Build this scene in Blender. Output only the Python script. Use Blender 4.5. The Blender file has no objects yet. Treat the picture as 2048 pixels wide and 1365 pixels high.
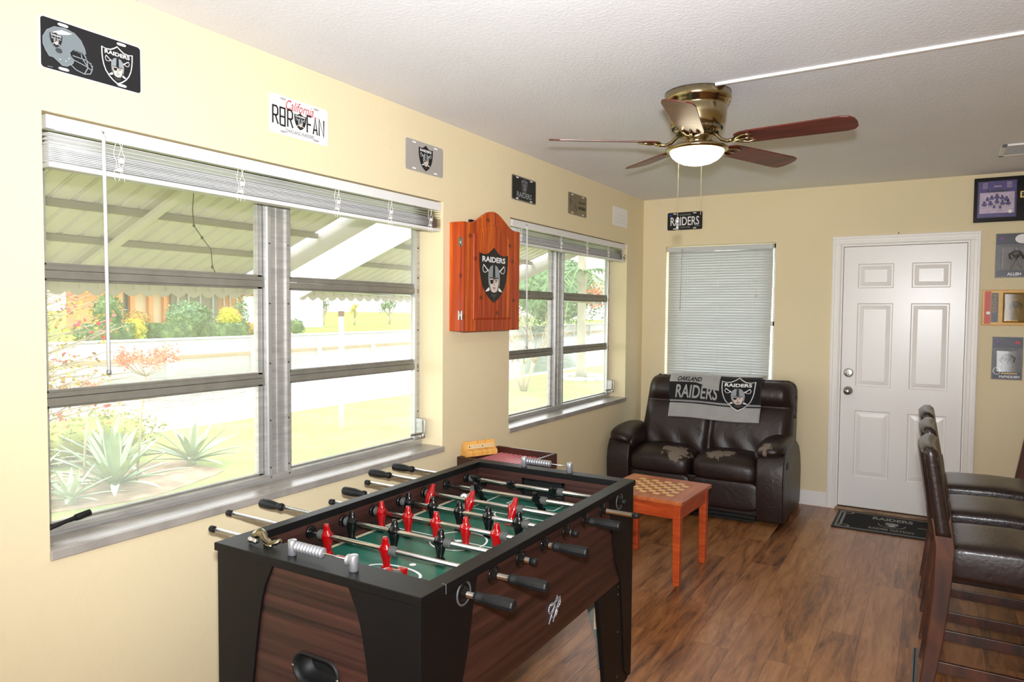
import bpy, bmesh, math, random
from math import sin, cos, pi, radians, sqrt, atan2
from mathutils import Vector, Matrix
from mathutils.geometry import tessellate_polygon

SC = bpy.context.scene
COL = SC.collection
RND = random.Random(7)

# ------------------------------------------------------------------ camera (solved from the photograph)
CAM = dict(f=1413.379, yaw=30.8378, pitch=-2.4121, roll=0.4456, X=2.2408, h=1.5259)
DY = 6.0195      # distance to the back wall
HC = 2.517       # ceiling height


def link(o, parent=None):
    COL.objects.link(o)
    if parent is not None:
        o.parent = parent
    return o


def tag(o, label=None, cat=None, group=None, kind=None):
    if label: o['label'] = label
    if cat: o['category'] = cat
    if group: o['group'] = group
    if kind: o['kind'] = kind
    return o


def thing(name, label, cat, loc=(0, 0, 0), rz=0.0, group=None):
    o = bpy.data.objects.new(name, None)
    o.empty_display_size = 0.05
    link(o)
    o.location = loc
    o.rotation_euler = (0, 0, rz)
    return tag(o, label, cat, group)


def plane_matrix(origin, u, v):
    u = Vector(u).normalized(); v = Vector(v).normalized(); n = u.cross(v)
    m = Matrix((u, v, n)).transposed().to_4x4()
    m.translation = Vector(origin)
    return m


def copy_tree(o, parent=None):
    c = o.copy(); COL.objects.link(c)
    c.parent = parent
    for ch in list(o.children):
        copy_tree(ch, c)
    return c


class MB:
    """collects shapes and links them as one mesh object"""
    def __init__(self):
        self.bm = bmesh.new(); self.mats = []

    def mi(self, m):
        if m not in self.mats: self.mats.append(m)
        return self.mats.index(m)

    def face(self, vs, mi=0, smooth=False):
        try:
            f = self.bm.faces.new(vs)
        except ValueError:
            return None
        f.material_index = mi; f.smooth = smooth
        return f

    def box(self, a, b, m=None, M=None):
        x0, x1 = sorted((a[0], b[0])); y0, y1 = sorted((a[1], b[1])); z0, z1 = sorted((a[2], b[2]))
        P = [(x0, y0, z0), (x1, y0, z0), (x1, y1, z0), (x0, y1, z0), (x0, y0, z1), (x1, y0, z1), (x1, y1, z1), (x0, y1, z1)]
        V = [self.bm.verts.new(M @ Vector(p) if M else p) for p in P]
        i = self.mi(m)
        for f in ((0, 3, 2, 1), (4, 5, 6, 7), (0, 1, 5, 4), (1, 2, 6, 5), (2, 3, 7, 6), (3, 0, 4, 7)):
            self.face([V[k] for k in f], i)
        return self

    def hexa(self, P, m=None):
        V = [self.bm.verts.new(p) for p in P]; i = self.mi(m)
        for f in ((0, 3, 2, 1), (4, 5, 6, 7), (0, 1, 5, 4), (1, 2, 6, 5), (2, 3, 7, 6), (3, 0, 4, 7)):
            self.face([V[k] for k in f], i)
        return self

    def prism(self, poly, axis, a, b, m=None, smooth=False):
        """poly: 2D points; axis 'x': (y,z), 'y': (x,z), 'z': (x,y); extruded from a to b"""
        def P(p, w):
            return {'x': (w, p[0], p[1]), 'y': (p[0], w, p[1]), 'z': (p[0], p[1], w)}[axis]
        A = [self.bm.verts.new(P(p, a)) for p in poly]; B = [self.bm.verts.new(P(p, b)) for p in poly]
        i = self.mi(m); n = len(poly)
        for k in range(n):
            self.face([A[k], A[(k + 1) % n], B[(k + 1) % n], B[k]], i, smooth)
        for t in tessellate_polygon([[Vector((p[0], p[1], 0)) for p in poly]]):
            self.face([A[t[0]], A[t[1]], A[t[2]]], i); self.face([B[t[2]], B[t[1]], B[t[0]]], i)
        return self

    def lathe(self, prof, c=(0, 0, 0), ax=(0, 0, 1), n=24, m=None, smooth=True, sx=1.0, sy=1.0, up=None, rfn=None):
        """prof: (radius, height) pairs along ax from c"""
        ax = Vector(ax).normalized(); c = Vector(c)
        t = Vector(up) if up else (Vector((1, 0, 0)) if abs(ax.x) < .9 else Vector((0, 1, 0)))
        u = (t - ax * t.dot(ax)).normalized(); v = ax.cross(u); i = self.mi(m)
        rings = []
        for (r, h) in prof:
            if r < 1e-6:
                rings.append([self.bm.verts.new(c + ax * h)])
            else:
                R = []
                for k in range(n):
                    a = 2 * pi * k / n; rr = r * (rfn(a, h) if rfn else 1)
                    R.append(self.bm.verts.new(c + ax * h + u * (rr * sx * cos(a)) + v * (rr * sy * sin(a))))
                rings.append(R)
        for A, B in zip(rings, rings[1:]):
            if len(A) == 1 and len(B) == 1: continue
            for k in range(n):
                k2 = (k + 1) % n
                if len(A) == 1: self.face([A[0], B[k], B[k2]], i, smooth)
                elif len(B) == 1: self.face([A[k], A[k2], B[0]], i, smooth)
                else: self.face([A[k], A[k2], B[k2], B[k]], i, smooth)
        for R, s in ((rings[0], -1), (rings[-1], 1)):
            if len(R) > 2: self.face(R if s > 0 else R[::-1], i)
        return self

    def cyl(self, a, b, r, r2=None, m=None, n=16, smooth=True):
        a = Vector(a); b = Vector(b); L = (b - a).length
        return self.lathe([(r, 0), (r if r2 is None else r2, L)], a, b - a, n, m, smooth)

    def tube(self, pts, r, m=None, n=8, closed_ends=True):
        pts = [Vector(p) for p in pts]; i = self.mi(m); rings = []; prev = None
        rr = r if isinstance(r, (list, tuple)) else [r] * len(pts)
        for k, p in enumerate(pts):
            d = (pts[min(k + 1, len(pts) - 1)] - pts[max(k - 1, 0)]).normalized()
            if prev is None:
                t = Vector((0, 0, 1)) if abs(d.z) < .9 else Vector((1, 0, 0)); u = (t - d * t.dot(d)).normalized()
            else:
                u = (prev - d * prev.dot(d)).normalized()
            prev = u; v = d.cross(u)
            rings.append([self.bm.verts.new(p + u * rr[k] * cos(2 * pi * j / n) + v * rr[k] * sin(2 * pi * j / n)) for j in range(n)])
        for A, B in zip(rings, rings[1:]):
            for k in range(n): self.face([A[k], A[(k + 1) % n], B[(k + 1) % n], B[k]], i, True)
        if closed_ends:
            self.face(rings[0][::-1], i); self.face(rings[-1], i)
        return self

    def blob(self, c, s, e=0.5, n=(20, 14), m=None, M=None, fn=None):
        """superellipsoid: e->0 boxy, 1 round"""
        def sp(x, k): return math.copysign(abs(x) ** k, x)
        i = self.mi(m); rings = []; ez = e if not isinstance(e, tuple) else e[1]; exy = e if not isinstance(e, tuple) else e[0]
        for j in range(n[1] + 1):
            ph = -pi / 2 + pi * j / n[1]; R = []
            cnt = 1 if j in (0, n[1]) else n[0]
            for k in range(cnt):
                a = 2 * pi * k / n[0]
                p = Vector((s[0] * sp(cos(ph), ez) * sp(cos(a), exy), s[1] * sp(cos(ph), ez) * sp(sin(a), exy), s[2] * sp(sin(ph), ez)))
                if fn: p = fn(p)
                p = (M @ p if M else p) + Vector(c)
                R.append(self.bm.verts.new(p))
            rings.append(R)
        N = n[0]
        for A, B in zip(rings, rings[1:]):
            for k in range(N):
                k2 = (k + 1) % N
                if len(A) == 1: self.face([A[0], B[k2], B[k]], i, True)
                elif len(B) == 1: self.face([A[k], A[k2], B[0]], i, True)
                else: self.face([A[k], A[k2], B[k2], B[k]], i, True)
        return self

    def grid(self, fn, nu, nv, m=None, thick=None, smooth=True):
        """fn(u,v)->point; thick: optional fn(u,v)->point of the rear skin"""
        i = self.mi(m)
        A = [[self.bm.verts.new(fn(a / nu, b / nv)) for a in range(nu + 1)] for b in range(nv + 1)]
        for b in range(nv):
            for a in range(nu): self.face([A[b][a], A[b][a + 1], A[b + 1][a + 1], A[b + 1][a]], i, smooth)
        if thick:
            B = [[self.bm.verts.new(thick(a / nu, b / nv)) for a in range(nu + 1)] for b in range(nv + 1)]
            for b in range(nv):
                for a in range(nu): self.face([B[b][a], B[b + 1][a], B[b + 1][a + 1], B[b][a + 1]], i, smooth)
            for a in range(nu):
                self.face([A[0][a + 1], A[0][a], B[0][a], B[0][a + 1]], i, smooth)
                self.face([A[nv][a], A[nv][a + 1], B[nv][a + 1], B[nv][a]], i, smooth)
            for b in range(nv):
                self.face([A[b][0], A[b + 1][0], B[b + 1][0], B[b][0]], i, smooth)
                self.face([A[b + 1][nu], A[b][nu], B[b][nu], B[b + 1][nu]], i, smooth)
        return self

    def build(self, name, parent=None, mat=None, bevel=0, seg=2, loc=None, fix=True, angle=40):
        if fix: bmesh.ops.recalc_face_normals(self.bm, faces=self.bm.faces)
        me = bpy.data.meshes.new(name); self.bm.to_mesh(me); self.bm.free()
        for mm in self.mats:
            me.materials.append(mm or mat)
        if not self.mats and mat: me.materials.append(mat)
        o = bpy.data.objects.new(name, me); link(o, parent)
        if loc: o.location = loc
        if bevel:
            b = o.modifiers.new('bevel', 'BEVEL'); b.width = bevel; b.segments = seg
            b.limit_method = 'ANGLE'; b.angle_limit = radians(angle); b.harden_normals = False
        return o


def struct(o, kind='structure'):
    o['kind'] = kind
    return o


# ------------------------------------------------------------------ materials
def newmat(name):
    m = bpy.data.materials.new(name); m.use_nodes = True
    nt = m.node_tree; b = nt.nodes['Principled BSDF']
    return m, nt, b


def lin(c):
    """srgb 0-255 triple -> linear rgba"""
    r = []
    for v in c:
        v /= 255.0
        r.append(v / 12.92 if v <= .04045 else ((v + .055) / 1.055) ** 2.4)
    return (*r, 1.0)


def N(nt, t, **kw):
    n = nt.nodes.new(t)
    for k, v in kw.items():
        if k in n.inputs: n.inputs[k].default_value = v
        else: setattr(n, k, v)
    return n


def mat(name, c, rough=.5, metal=0.0, noise=0.0, nscale=8.0, bump=0.0, bscale=60.0, spec=None, coat=0.0, stretch=None, emit=None, trans=0.0, sheen=0.0):
    """flat or mottled principled material; c is srgb 0-255"""
    m, nt, b = newmat(name); c = lin(c)
    b.inputs['Base Color'].default_value = c; b.inputs['Roughness'].default_value = rough; b.inputs['Metallic'].default_value = metal
    if spec is not None: b.inputs['Specular IOR Level'].default_value = spec
    if coat: b.inputs['Coat Weight'].default_value = coat; b.inputs['Coat Roughness'].default_value = .1
    if sheen: b.inputs['Sheen Weight'].default_value = sheen
    if trans: b.inputs['Transmission Weight'].default_value = trans
    if emit:
        b.inputs['Emission Color'].default_value = lin(emit[0]); b.inputs['Emission Strength'].default_value = emit[1]
    tc = N(nt, 'ShaderNodeTexCoord'); mp = N(nt, 'ShaderNodeMapping')
    nt.links.new(tc.outputs['Object'], mp.inputs['Vector'])
    if stretch: mp.inputs['Scale'].default_value = stretch
    if noise:
        nz = N(nt, 'ShaderNodeTexNoise', Scale=nscale, Detail=5.0, Roughness=.6)
        nt.links.new(mp.outputs[0], nz.inputs['Vector'])
        mx = N(nt, 'ShaderNodeMix', data_type='RGBA')
        cr = N(nt, 'ShaderNodeMapRange'); cr.inputs[1].default_value = .3; cr.inputs[2].default_value = .7
        nt.links.new(nz.outputs[0], cr.inputs[0]); nt.links.new(cr.outputs[0], mx.inputs[0])
        lo = [max(0, v * (1 - noise)) for v in c[:3]]; hi = [min(1, v * (1 + noise)) for v in c[:3]]
        mx.inputs[6].default_value = (*lo, 1); mx.inputs[7].default_value = (*hi, 1)
        nt.links.new(mx.outputs[2], b.inputs['Base Color'])
    if bump:
        bz = N(nt, 'ShaderNodeTexNoise', Scale=bscale, Detail=4.0)
        nt.links.new(mp.outputs[0], bz.inputs['Vector'])
        bp = N(nt, 'ShaderNodeBump', Strength=bump, Distance=.01)
        nt.links.new(bz.outputs[0], bp.inputs['Height']); nt.links.new(bp.outputs[0], b.inputs['Normal'])
    return m


def ramp(nt, stops):
    r = N(nt, 'ShaderNodeValToRGB'); e = r.color_ramp.elements
    while len(e) < len(stops): e.new(.5)
    for k, (p, c) in enumerate(stops):
        e[k].position = p; e[k].color = c if len(c) == 4 else lin(c)
    return r


def wood(name, stops, along=(1, 1, 12), scale=3.0, rough=.4, coat=0.0, knots=None, bump=.05, dist=1.5, gain=(.3, .7)):
    """grain stretched along the axis with the small scale factor"""
    m, nt, b = newmat(name)
    tc = N(nt, 'ShaderNodeTexCoord'); mp = N(nt, 'ShaderNodeMapping'); mp.inputs['Scale'].default_value = along
    nt.links.new(tc.outputs['Object'], mp.inputs['Vector'])
    nz = N(nt, 'ShaderNodeTexNoise', Scale=scale, Detail=8.0, Roughness=.62, Distortion=dist)
    nt.links.new(mp.outputs[0], nz.inputs['Vector'])
    mr = N(nt, 'ShaderNodeMapRange'); mr.inputs[1].default_value = gain[0]; mr.inputs[2].default_value = gain[1]
    nt.links.new(nz.outputs[0], mr.inputs[0])
    r = ramp(nt, stops); nt.links.new(mr.outputs[0], r.inputs[0])
    out = r.outputs[0]
    if knots:
        vo = N(nt, 'ShaderNodeTexVoronoi', Scale=knots[0], voronoi_dimensions='2D'); vo.inputs['Randomness'].default_value = 1.0
        ks = N(nt, 'ShaderNodeSeparateXYZ'); kc = N(nt, 'ShaderNodeCombineXYZ'); kx = N(nt, 'ShaderNodeMath', operation='MULTIPLY_ADD'); kx.inputs[1].default_value = 1.7
        nt.links.new(tc.outputs['Object'], ks.inputs[0]); nt.links.new(ks.outputs[0], kx.inputs[0]); nt.links.new(ks.outputs[1], kx.inputs[2]); nt.links.new(kx.outputs[0], kc.inputs[0]); nt.links.new(ks.outputs[2], kc.inputs[1])
        mk = N(nt, 'ShaderNodeMapping'); mk.inputs['Scale'].default_value = knots[2]
        nt.links.new(kc.outputs[0], mk.inputs['Vector']); nt.links.new(mk.outputs[0], vo.inputs['Vector'])
        mr2 = N(nt, 'ShaderNodeMapRange'); mr2.inputs[1].default_value = .01; mr2.inputs[2].default_value = .11
        nt.links.new(vo.outputs['Distance'], mr2.inputs[0])
        mx = N(nt, 'ShaderNodeMix', data_type='RGBA'); mx.inputs[6].default_value = lin(knots[1])
        nt.links.new(mr2.outputs[0], mx.inputs[0]); nt.links.new(out, mx.inputs[7]); out = mx.outputs[2]
    nt.links.new(out, b.inputs['Base Color'])
    b.inputs['Roughness'].default_value = rough
    if coat: b.inputs['Coat Weight'].default_value = coat; b.inputs['Coat Roughness'].default_value = .15
    bp = N(nt, 'ShaderNodeBump', Strength=bump, Distance=.005)
    nt.links.new(nz.outputs[0], bp.inputs['Height']); nt.links.new(bp.outputs[0], b.inputs['Normal'])
    return m


def floor_mat():
    m, nt, b = newmat('laminate_planks')
    tc = N(nt, 'ShaderNodeTexCoord'); sp = N(nt, 'ShaderNodeSeparateXYZ'); cb = N(nt, 'ShaderNodeCombineXYZ')
    nt.links.new(tc.outputs['Object'], sp.inputs[0])
    nt.links.new(sp.outputs[1], cb.inputs[0]); nt.links.new(sp.outputs[0], cb.inputs[1])   # planks run along y
    br = N(nt, 'ShaderNodeTexBrick', offset=.37, offset_frequency=2, squash=1.0)
    for k, v in {'Scale': 1.0, 'Brick Width': 1.22, 'Row Height': .165, 'Mortar Size': .0008, 'Mortar Smooth': .1, 'Bias': 0.0}.items(): br.inputs[k].default_value = v
    br.inputs['Color1'].default_value = (0, 0, 0, 1); br.inputs['Color2'].default_value = (1, 1, 1, 1); br.inputs['Mortar'].default_value = (.5, .5, .5, 1)
    nt.links.new(cb.outputs[0], br.inputs['Vector'])
    # per-plank shift of the grain
    ad = N(nt, 'ShaderNodeVectorMath', operation='MULTIPLY_ADD'); ad.inputs[1].default_value = (7, 13, 5)
    nt.links.new(br.outputs['Color'], ad.inputs[0]); nt.links.new(tc.outputs['Object'], ad.inputs[2])
    mp = N(nt, 'ShaderNodeMapping'); mp.inputs['Scale'].default_value = (9, 1.3, 1)
    nt.links.new(ad.outputs[0], mp.inputs['Vector'])
    g = N(nt, 'ShaderNodeTexNoise', Scale=1.6, Detail=8.0, Roughness=.6, Distortion=1.2); nt.links.new(mp.outputs[0], g.inputs['Vector'])
    g2 = N(nt, 'ShaderNodeTexNoise', Scale=9.0, Detail=6.0, Roughness=.7, Distortion=.6); nt.links.new(mp.outputs[0], g2.inputs['Vector'])
    a = N(nt, 'ShaderNodeMath', operation='MULTIPLY'); a.inputs[1].default_value = .22; nt.links.new(br.outputs['Color'], a.inputs[0])
    a2 = N(nt, 'ShaderNodeMath', operation='MULTIPLY_ADD'); a2.inputs[1].default_value = .8; nt.links.new(g.outputs[0], a2.inputs[0]); nt.links.new(a.outputs[0], a2.inputs[2])
    a3 = N(nt, 'ShaderNodeMath', operation='MULTIPLY_ADD'); a3.inputs[1].default_value = .3; nt.links.new(g2.outputs[0], a3.inputs[0]); nt.links.new(a2.outputs[0], a3.inputs[2])
    mp3 = N(nt, 'ShaderNodeMapping'); mp3.inputs['Scale'].default_value = (30, 2.2, 1); nt.links.new(ad.outputs[0], mp3.inputs['Vector'])
    g3 = N(nt, 'ShaderNodeTexNoise', Scale=1.0, Detail=5.0, Roughness=.65, Distortion=.4); nt.links.new(mp3.outputs[0], g3.inputs['Vector'])
    s3 = N(nt, 'ShaderNodeMapRange'); s3.inputs[1].default_value = .34; s3.inputs[2].default_value = .48; s3.inputs[3].default_value = -.14; s3.inputs[4].default_value = 0; nt.links.new(g3.outputs[0], s3.inputs[0])
    a4 = N(nt, 'ShaderNodeMath', operation='ADD'); nt.links.new(a3.outputs[0], a4.inputs[0]); nt.links.new(s3.outputs[0], a4.inputs[1]); a3 = a4
    r = ramp(nt, [(.34, (60, 38, 24)), (.48, (112, 72, 44)), (.62, (150, 98, 58)), (.78, (174, 122, 78)), (.95, (184, 142, 104))])
    nt.links.new(a3.outputs[0], r.inputs[0])
    mx = N(nt, 'ShaderNodeMix', data_type='RGBA'); nt.links.new(br.outputs['Fac'], mx.inputs[0]); nt.links.new(r.outputs[0], mx.inputs[6]); mx.inputs[7].default_value = lin((62, 38, 24))
    nt.links.new(mx.outputs[2], b.inputs['Base Color'])
    b.inputs['Roughness'].default_value = .3; b.inputs['Specular IOR Level'].default_value = .45
    bp = N(nt, 'ShaderNodeBump', Strength=.12, Distance=.004); nt.links.new(g2.outputs[0], bp.inputs['Height']); nt.links.new(bp.outputs[0], b.inputs['Normal'])
    return m


def glass_mat(name='hazy_glass', haze=.135, tint=(1, 1, 1, 1)):  # haze mixes an uneven whitish translucent film in, washing out the view
    m = bpy.data.materials.new(name); m.use_nodes = True; nt = m.node_tree; nt.nodes.clear()
    out = N(nt, 'ShaderNodeOutputMaterial'); tr = N(nt, 'ShaderNodeBsdfTransparent'); tr.inputs[0].default_value = tint
    gl = N(nt, 'ShaderNodeBsdfGlossy', Roughness=.02); df = N(nt, 'ShaderNodeBsdfTranslucent'); df.inputs[0].default_value = (.95, .95, .93, 1)
    lw = N(nt, 'ShaderNodeLayerWeight', Blend=.5); pw = N(nt, 'ShaderNodeMath', operation='POWER'); pw.inputs[1].default_value = 4.0; nt.links.new(lw.outputs['Facing'], pw.inputs[0])
    fr = N(nt, 'ShaderNodeMath', operation='MULTIPLY_ADD'); fr.inputs[1].default_value = .5; fr.inputs[2].default_value = .03; nt.links.new(pw.outputs[0], fr.inputs[0])
    m1 = N(nt, 'ShaderNodeMixShader'); m2 = N(nt, 'ShaderNodeMixShader')
    tc = N(nt, 'ShaderNodeTexCoord'); nz = N(nt, 'ShaderNodeTexNoise', Scale=1.8, Detail=6.0, Roughness=.7); nt.links.new(tc.outputs['Object'], nz.inputs['Vector'])
    mu = N(nt, 'ShaderNodeMapRange'); mu.inputs[1].default_value = .3; mu.inputs[2].default_value = .7; mu.inputs[3].default_value = haze * .75; mu.inputs[4].default_value = haze * 1.25
    nt.links.new(nz.outputs[0], mu.inputs[0])
    nt.links.new(mu.outputs[0], m1.inputs[0]); nt.links.new(tr.outputs[0], m1.inputs[1]); nt.links.new(df.outputs[0], m1.inputs[2])
    nt.links.new(fr.outputs[0], m2.inputs[0]); nt.links.new(m1.outputs[0], m2.inputs[1]); nt.links.new(gl.outputs[0], m2.inputs[2])
    nt.links.new(m2.outputs[0], out.inputs[0])
    return m


def paint_mat(name, c, bump, scale, rough=.6, mottled=.04, detail=4.0):
    m, nt, b = newmat(name)
    tc = N(nt, 'ShaderNodeTexCoord')
    nz = N(nt, 'ShaderNodeTexNoise', Scale=scale, Detail=detail, Roughness=.6); nt.links.new(tc.outputs['Object'], nz.inputs['Vector'])
    n2 = N(nt, 'ShaderNodeTexNoise', Scale=1.3, Detail=3.0); nt.links.new(tc.outputs['Object'], n2.inputs['Vector'])
    mx = N(nt, 'ShaderNodeMix', data_type='RGBA'); c = lin(c)
    mx.inputs[6].default_value = (*[v * (1 - mottled) for v in c[:3]], 1); mx.inputs[7].default_value = (*[min(1, v * (1 + mottled)) for v in c[:3]], 1)
    nt.links.new(n2.outputs[0], mx.inputs[0]); nt.links.new(mx.outputs[2], b.inputs['Base Color'])
    bp = N(nt, 'ShaderNodeBump', Strength=bump, Distance=.01); nt.links.new(nz.outputs[0], bp.inputs['Height']); nt.links.new(bp.outputs[0], b.inputs['Normal'])
    b.inputs['Roughness'].default_value = rough
    return m


M = {}
M['wall'] = paint_mat('cream_wall_paint', (230, 215, 177), .12, 60)
M['ceiling'] = paint_mat('stippled_ceiling', (232, 233, 238), .28, 75, rough=.85, mottled=.08, detail=8)
M['floor'] = floor_mat()
M['trim'] = mat('white_trim_paint', (243, 240, 236), .35)
M['door'] = mat('white_door_paint', (242, 240, 238), .28, bump=.02, bscale=90)
M['alu'] = mat('weathered_aluminium', (188, 187, 183), .42, .55, noise=.18, nscale=9, stretch=(1, 1, 6), bump=.03)
M['alu_dark'] = mat('grey_aluminium_bar', (138, 135, 124), .5, .35, noise=.12, nscale=12)
M['alu_light'] = mat('bright_aluminium', (200, 200, 200), .3, .6)
M['marble'] = mat('grey_marble_sill', (162, 156, 148), .25, noise=.22, nscale=6, stretch=(3, 1, 1))
M['blind'] = mat('white_blind_vinyl', (226, 226, 224), .45)
M['blind_shade'] = mat('shaded_white_blind', (202, 205, 203), .5)  # darker, cooler copy of the white vinyl, its dimness put into the colour
M['cord'] = mat('white_cord', (225, 222, 215), .7)
M['black'] = mat('black_laminate', (11, 11, 12), .45, bump=.03, bscale=300, spec=.25)
M['blackgloss'] = mat('black_gloss_plastic', (10, 10, 11), .14)
M['rubber'] = mat('black_rubber', (17, 18, 18), .55, spec=.35)
M['greyrubber'] = mat('grey_rubber', (74, 76, 72), .65)
M['ringgrey'] = mat('dark_grey_ring', (70, 70, 70), .5)
M['chrome'] = mat('chrome', (225, 225, 228), .12, 1.0)
M['steel'] = mat('brushed_steel_rod', (205, 202, 196), .22, 1.0)
M['silver'] = mat('satin_silver_plastic', (176, 177, 182), .32, .7)
M['brass'] = mat('antique_brass', (158, 138, 96), .2, 1.0)
M['nickel'] = mat('satin_nickel', (170, 166, 160), .28, 1.0)
M['redman'] = mat('red_gloss_plastic', (150, 4, 10), .12, coat=.5)
M['art_black'] = mat('print_black', (14, 14, 16), .4)
M['art_white'] = mat('print_white', (238, 238, 238), .4)
M['art_silver'] = mat('print_silver_grey', (142, 150, 154), .4)
M['art_dark'] = mat('print_dark_grey', (62, 64, 66), .4)
M['art_skin'] = mat('print_pale_skin', (222, 205, 192), .4)
M['art_red'] = mat('print_red', (190, 22, 40), .4)
M['art_blue'] = mat('print_blue', (46, 60, 130), .4)
M['leather'] = mat('dark_brown_leather', (42, 27, 24), .36, noise=.25, nscale=14, bump=.25, bscale=70)
M['paper'] = mat('yellowed_paper', (214, 188, 150), .8)
M['glass'] = glass_mat()
# ------------------------------------------------------------------ flat printed art: polygons and lettering on a local plane
def text_poly(s, size=1.0, bold=0.0, shear=0.0, spacing=1.0, align='CENTER'):
    cu = bpy.data.curves.new('lettering', 'FONT'); cu.body = s; cu.size = 1.0; cu.offset = bold; cu.shear = shear
    cu.space_character = spacing; cu.align_x = align; cu.align_y = 'CENTER'; cu.resolution_u = 3
    ob = bpy.data.objects.new('lettering', cu)
    me = bpy.data.meshes.new_from_object(ob)
    V = [Vector((v.co.x * size, v.co.y * size)) for v in me.vertices]; F = [list(p.vertices) for p in me.polygons]
    bpy.data.objects.remove(ob); bpy.data.curves.remove(cu); bpy.data.meshes.remove(me)
    return V, F


def fit_text(s, x0, x1, y0, y1, **kw):
    """lettering stretched to fill the box exactly"""
    V, F = text_poly(s, **kw)
    a = min(v.x for v in V); b = max(v.x for v in V); c = min(v.y for v in V); d = max(v.y for v in V)
    W = [Vector((x0 + (v.x - a) / (b - a) * (x1 - x0), y0 + (v.y - c) / (d - c) * (y1 - y0))) for v in V]
    return W, F


class Art:
    def __init__(self): self.items = []

    def poly(self, pts, key, layer=1):
        pts = [Vector(p) for p in pts]
        self.items.append((pts, [list(t) for t in tessellate_polygon([[Vector((p.x, p.y, 0)) for p in pts]])], key, layer)); return self

    def rect(self, x0, y0, x1, y1, key, layer=1): return self.poly([(x0, y0), (x1, y0), (x1, y1), (x0, y1)], key, layer)

    def rrect(self, x0, y0, x1, y1, r, key, layer=1):
        P = []
        for cx, cy, a0 in ((x1 - r, y1 - r, 0), (x0 + r, y1 - r, 90), (x0 + r, y0 + r, 180), (x1 - r, y0 + r, 270)):
            for k in range(5): a = radians(a0 + 22.5 * k); P.append((cx + r * cos(a), cy + r * sin(a)))
        return self.poly(P, key, layer)

    def ell(self, cx, cy, rx, ry, key, layer=1, n=28, a0=0, a1=360):
        return self.poly([(cx + rx * cos(radians(a0 + (a1 - a0) * k / n)), cy + ry * sin(radians(a0 + (a1 - a0) * k / n))) for k in range(n + (0 if a1 - a0 == 360 else 1))], key, layer)

    def line(self, pts, w, key, layer=1, closed=False):
        pts = [Vector(p) for p in pts]
        if closed: pts.append(pts[0])
        n = len(pts); L = []; R = []
        for k, p in enumerate(pts):
            if closed and k in (0, n - 1): d = (pts[1] - pts[0]).normalized() + (pts[-1] - pts[-2]).normalized()
            elif k == 0: d = pts[1] - pts[0]
            elif k == n - 1: d = pts[-1] - pts[-2]
            else: d = (pts[k + 1] - p).normalized() + (p - pts[k - 1]).normalized()
            d = d.normalized() if d.length > 1e-9 else Vector((1, 0)); q = Vector((-d.y, d.x)) * w / 2
            if 0 < k < n - 1 or closed:
                e = (pts[k] - pts[k - 1] if k else pts[1] - pts[0]).normalized(); q = q / max(.45, abs(d.dot(e)))
            L.append(p + q); R.append(p - q)
        V = L + R; F = [[k, k + 1, n + k + 1, n + k] for k in range(n - 1)]
        self.items.append((V, F, key, layer)); return self

    def ring(self, cx, cy, rx, ry, w, key, layer=1, n=40, a0=0, a1=360):
        return self.line([(cx + rx * cos(radians(a0 + (a1 - a0) * k / n)), cy + ry * sin(radians(a0 + (a1 - a0) * k / n))) for k in range(n + (0 if a1 - a0 == 360 else 1))], w, key, layer, closed=(a1 - a0 == 360))

    def text(self, s, x0, x1, y0, y1, key, layer=2, **kw):
        V, F = fit_text(s, x0, x1, y0, y1, **kw); self.items.append((V, F, key, layer)); return self

    def add(self, other, cx, cy, sx, sy=None, dl=0, arc=None):
        sy = sx if sy is None else sy
        for V, F, k, l in other.items: self.items.append(([Vector((cx + v.x * sx, cy + v.y * sy)) for v in V], F, k, l + dl))
        return self

    def build(self, name, parent, fn=None, base=.0004, step=.00025, dense=None, remap=None):
        """fn(x,y,w)->3D, default the parent's local xy plane"""
        fn = fn or (lambda x, y, w: (x, y, w)); mb = MB()
        for V, F, key, layer in self.items:
            if remap: key = remap.get(key, key)
            b2 = bmesh.new(); vs = [b2.verts.new((v.x, v.y, 0)) for v in V]
            for f in F:
                try: b2.faces.new([vs[k] for k in f])
                except ValueError: pass
            if dense:
                bmesh.ops.triangulate(b2, faces=b2.faces)
                for _ in range(7):
                    es = [e for e in b2.edges if e.calc_length() > dense]
                    if not es: break
                    bmesh.ops.subdivide_edges(b2, edges=es, cuts=1); bmesh.ops.triangulate(b2, faces=b2.faces)
            for f in b2.faces:
                if f.calc_area() < 1e-12: continue
                if f.normal.z < 0: f.normal_flip()
            b2.verts.index_update()
            nv = [mb.bm.verts.new(fn(v.co.x, v.co.y, base + step * layer)) for v in b2.verts]; i = mb.mi(M[key])
            for f in b2.faces: mb.face([nv[v.index] for v in f.verts], i)
            b2.free()
        return mb.build(name, parent, fix=False)


def shield_outline(s=1.0):
    L = [(-.5, .47), (-.36, .435), (-.22, .455), (-.1, .53), (0, .62)]
    R = [(.1, .53), (.22, .455), (.36, .435), (.5, .47), (.497, .25), (.48, .05), (.445, -.13), (.38, -.31), (.28, -.46), (.15, -.585), (0, -.68)]
    Lb = [(-x, y) for x, y in R[:3:-1] if x > 0 and y < .4]
    Lb = [(-.15, -.585), (-.28, -.46), (-.38, -.31), (-.445, -.13), (-.48, .05), (-.497, .25)]
    return [(x * s, (y + .03) * s - .03) for x, y in L + R + Lb]


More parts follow.
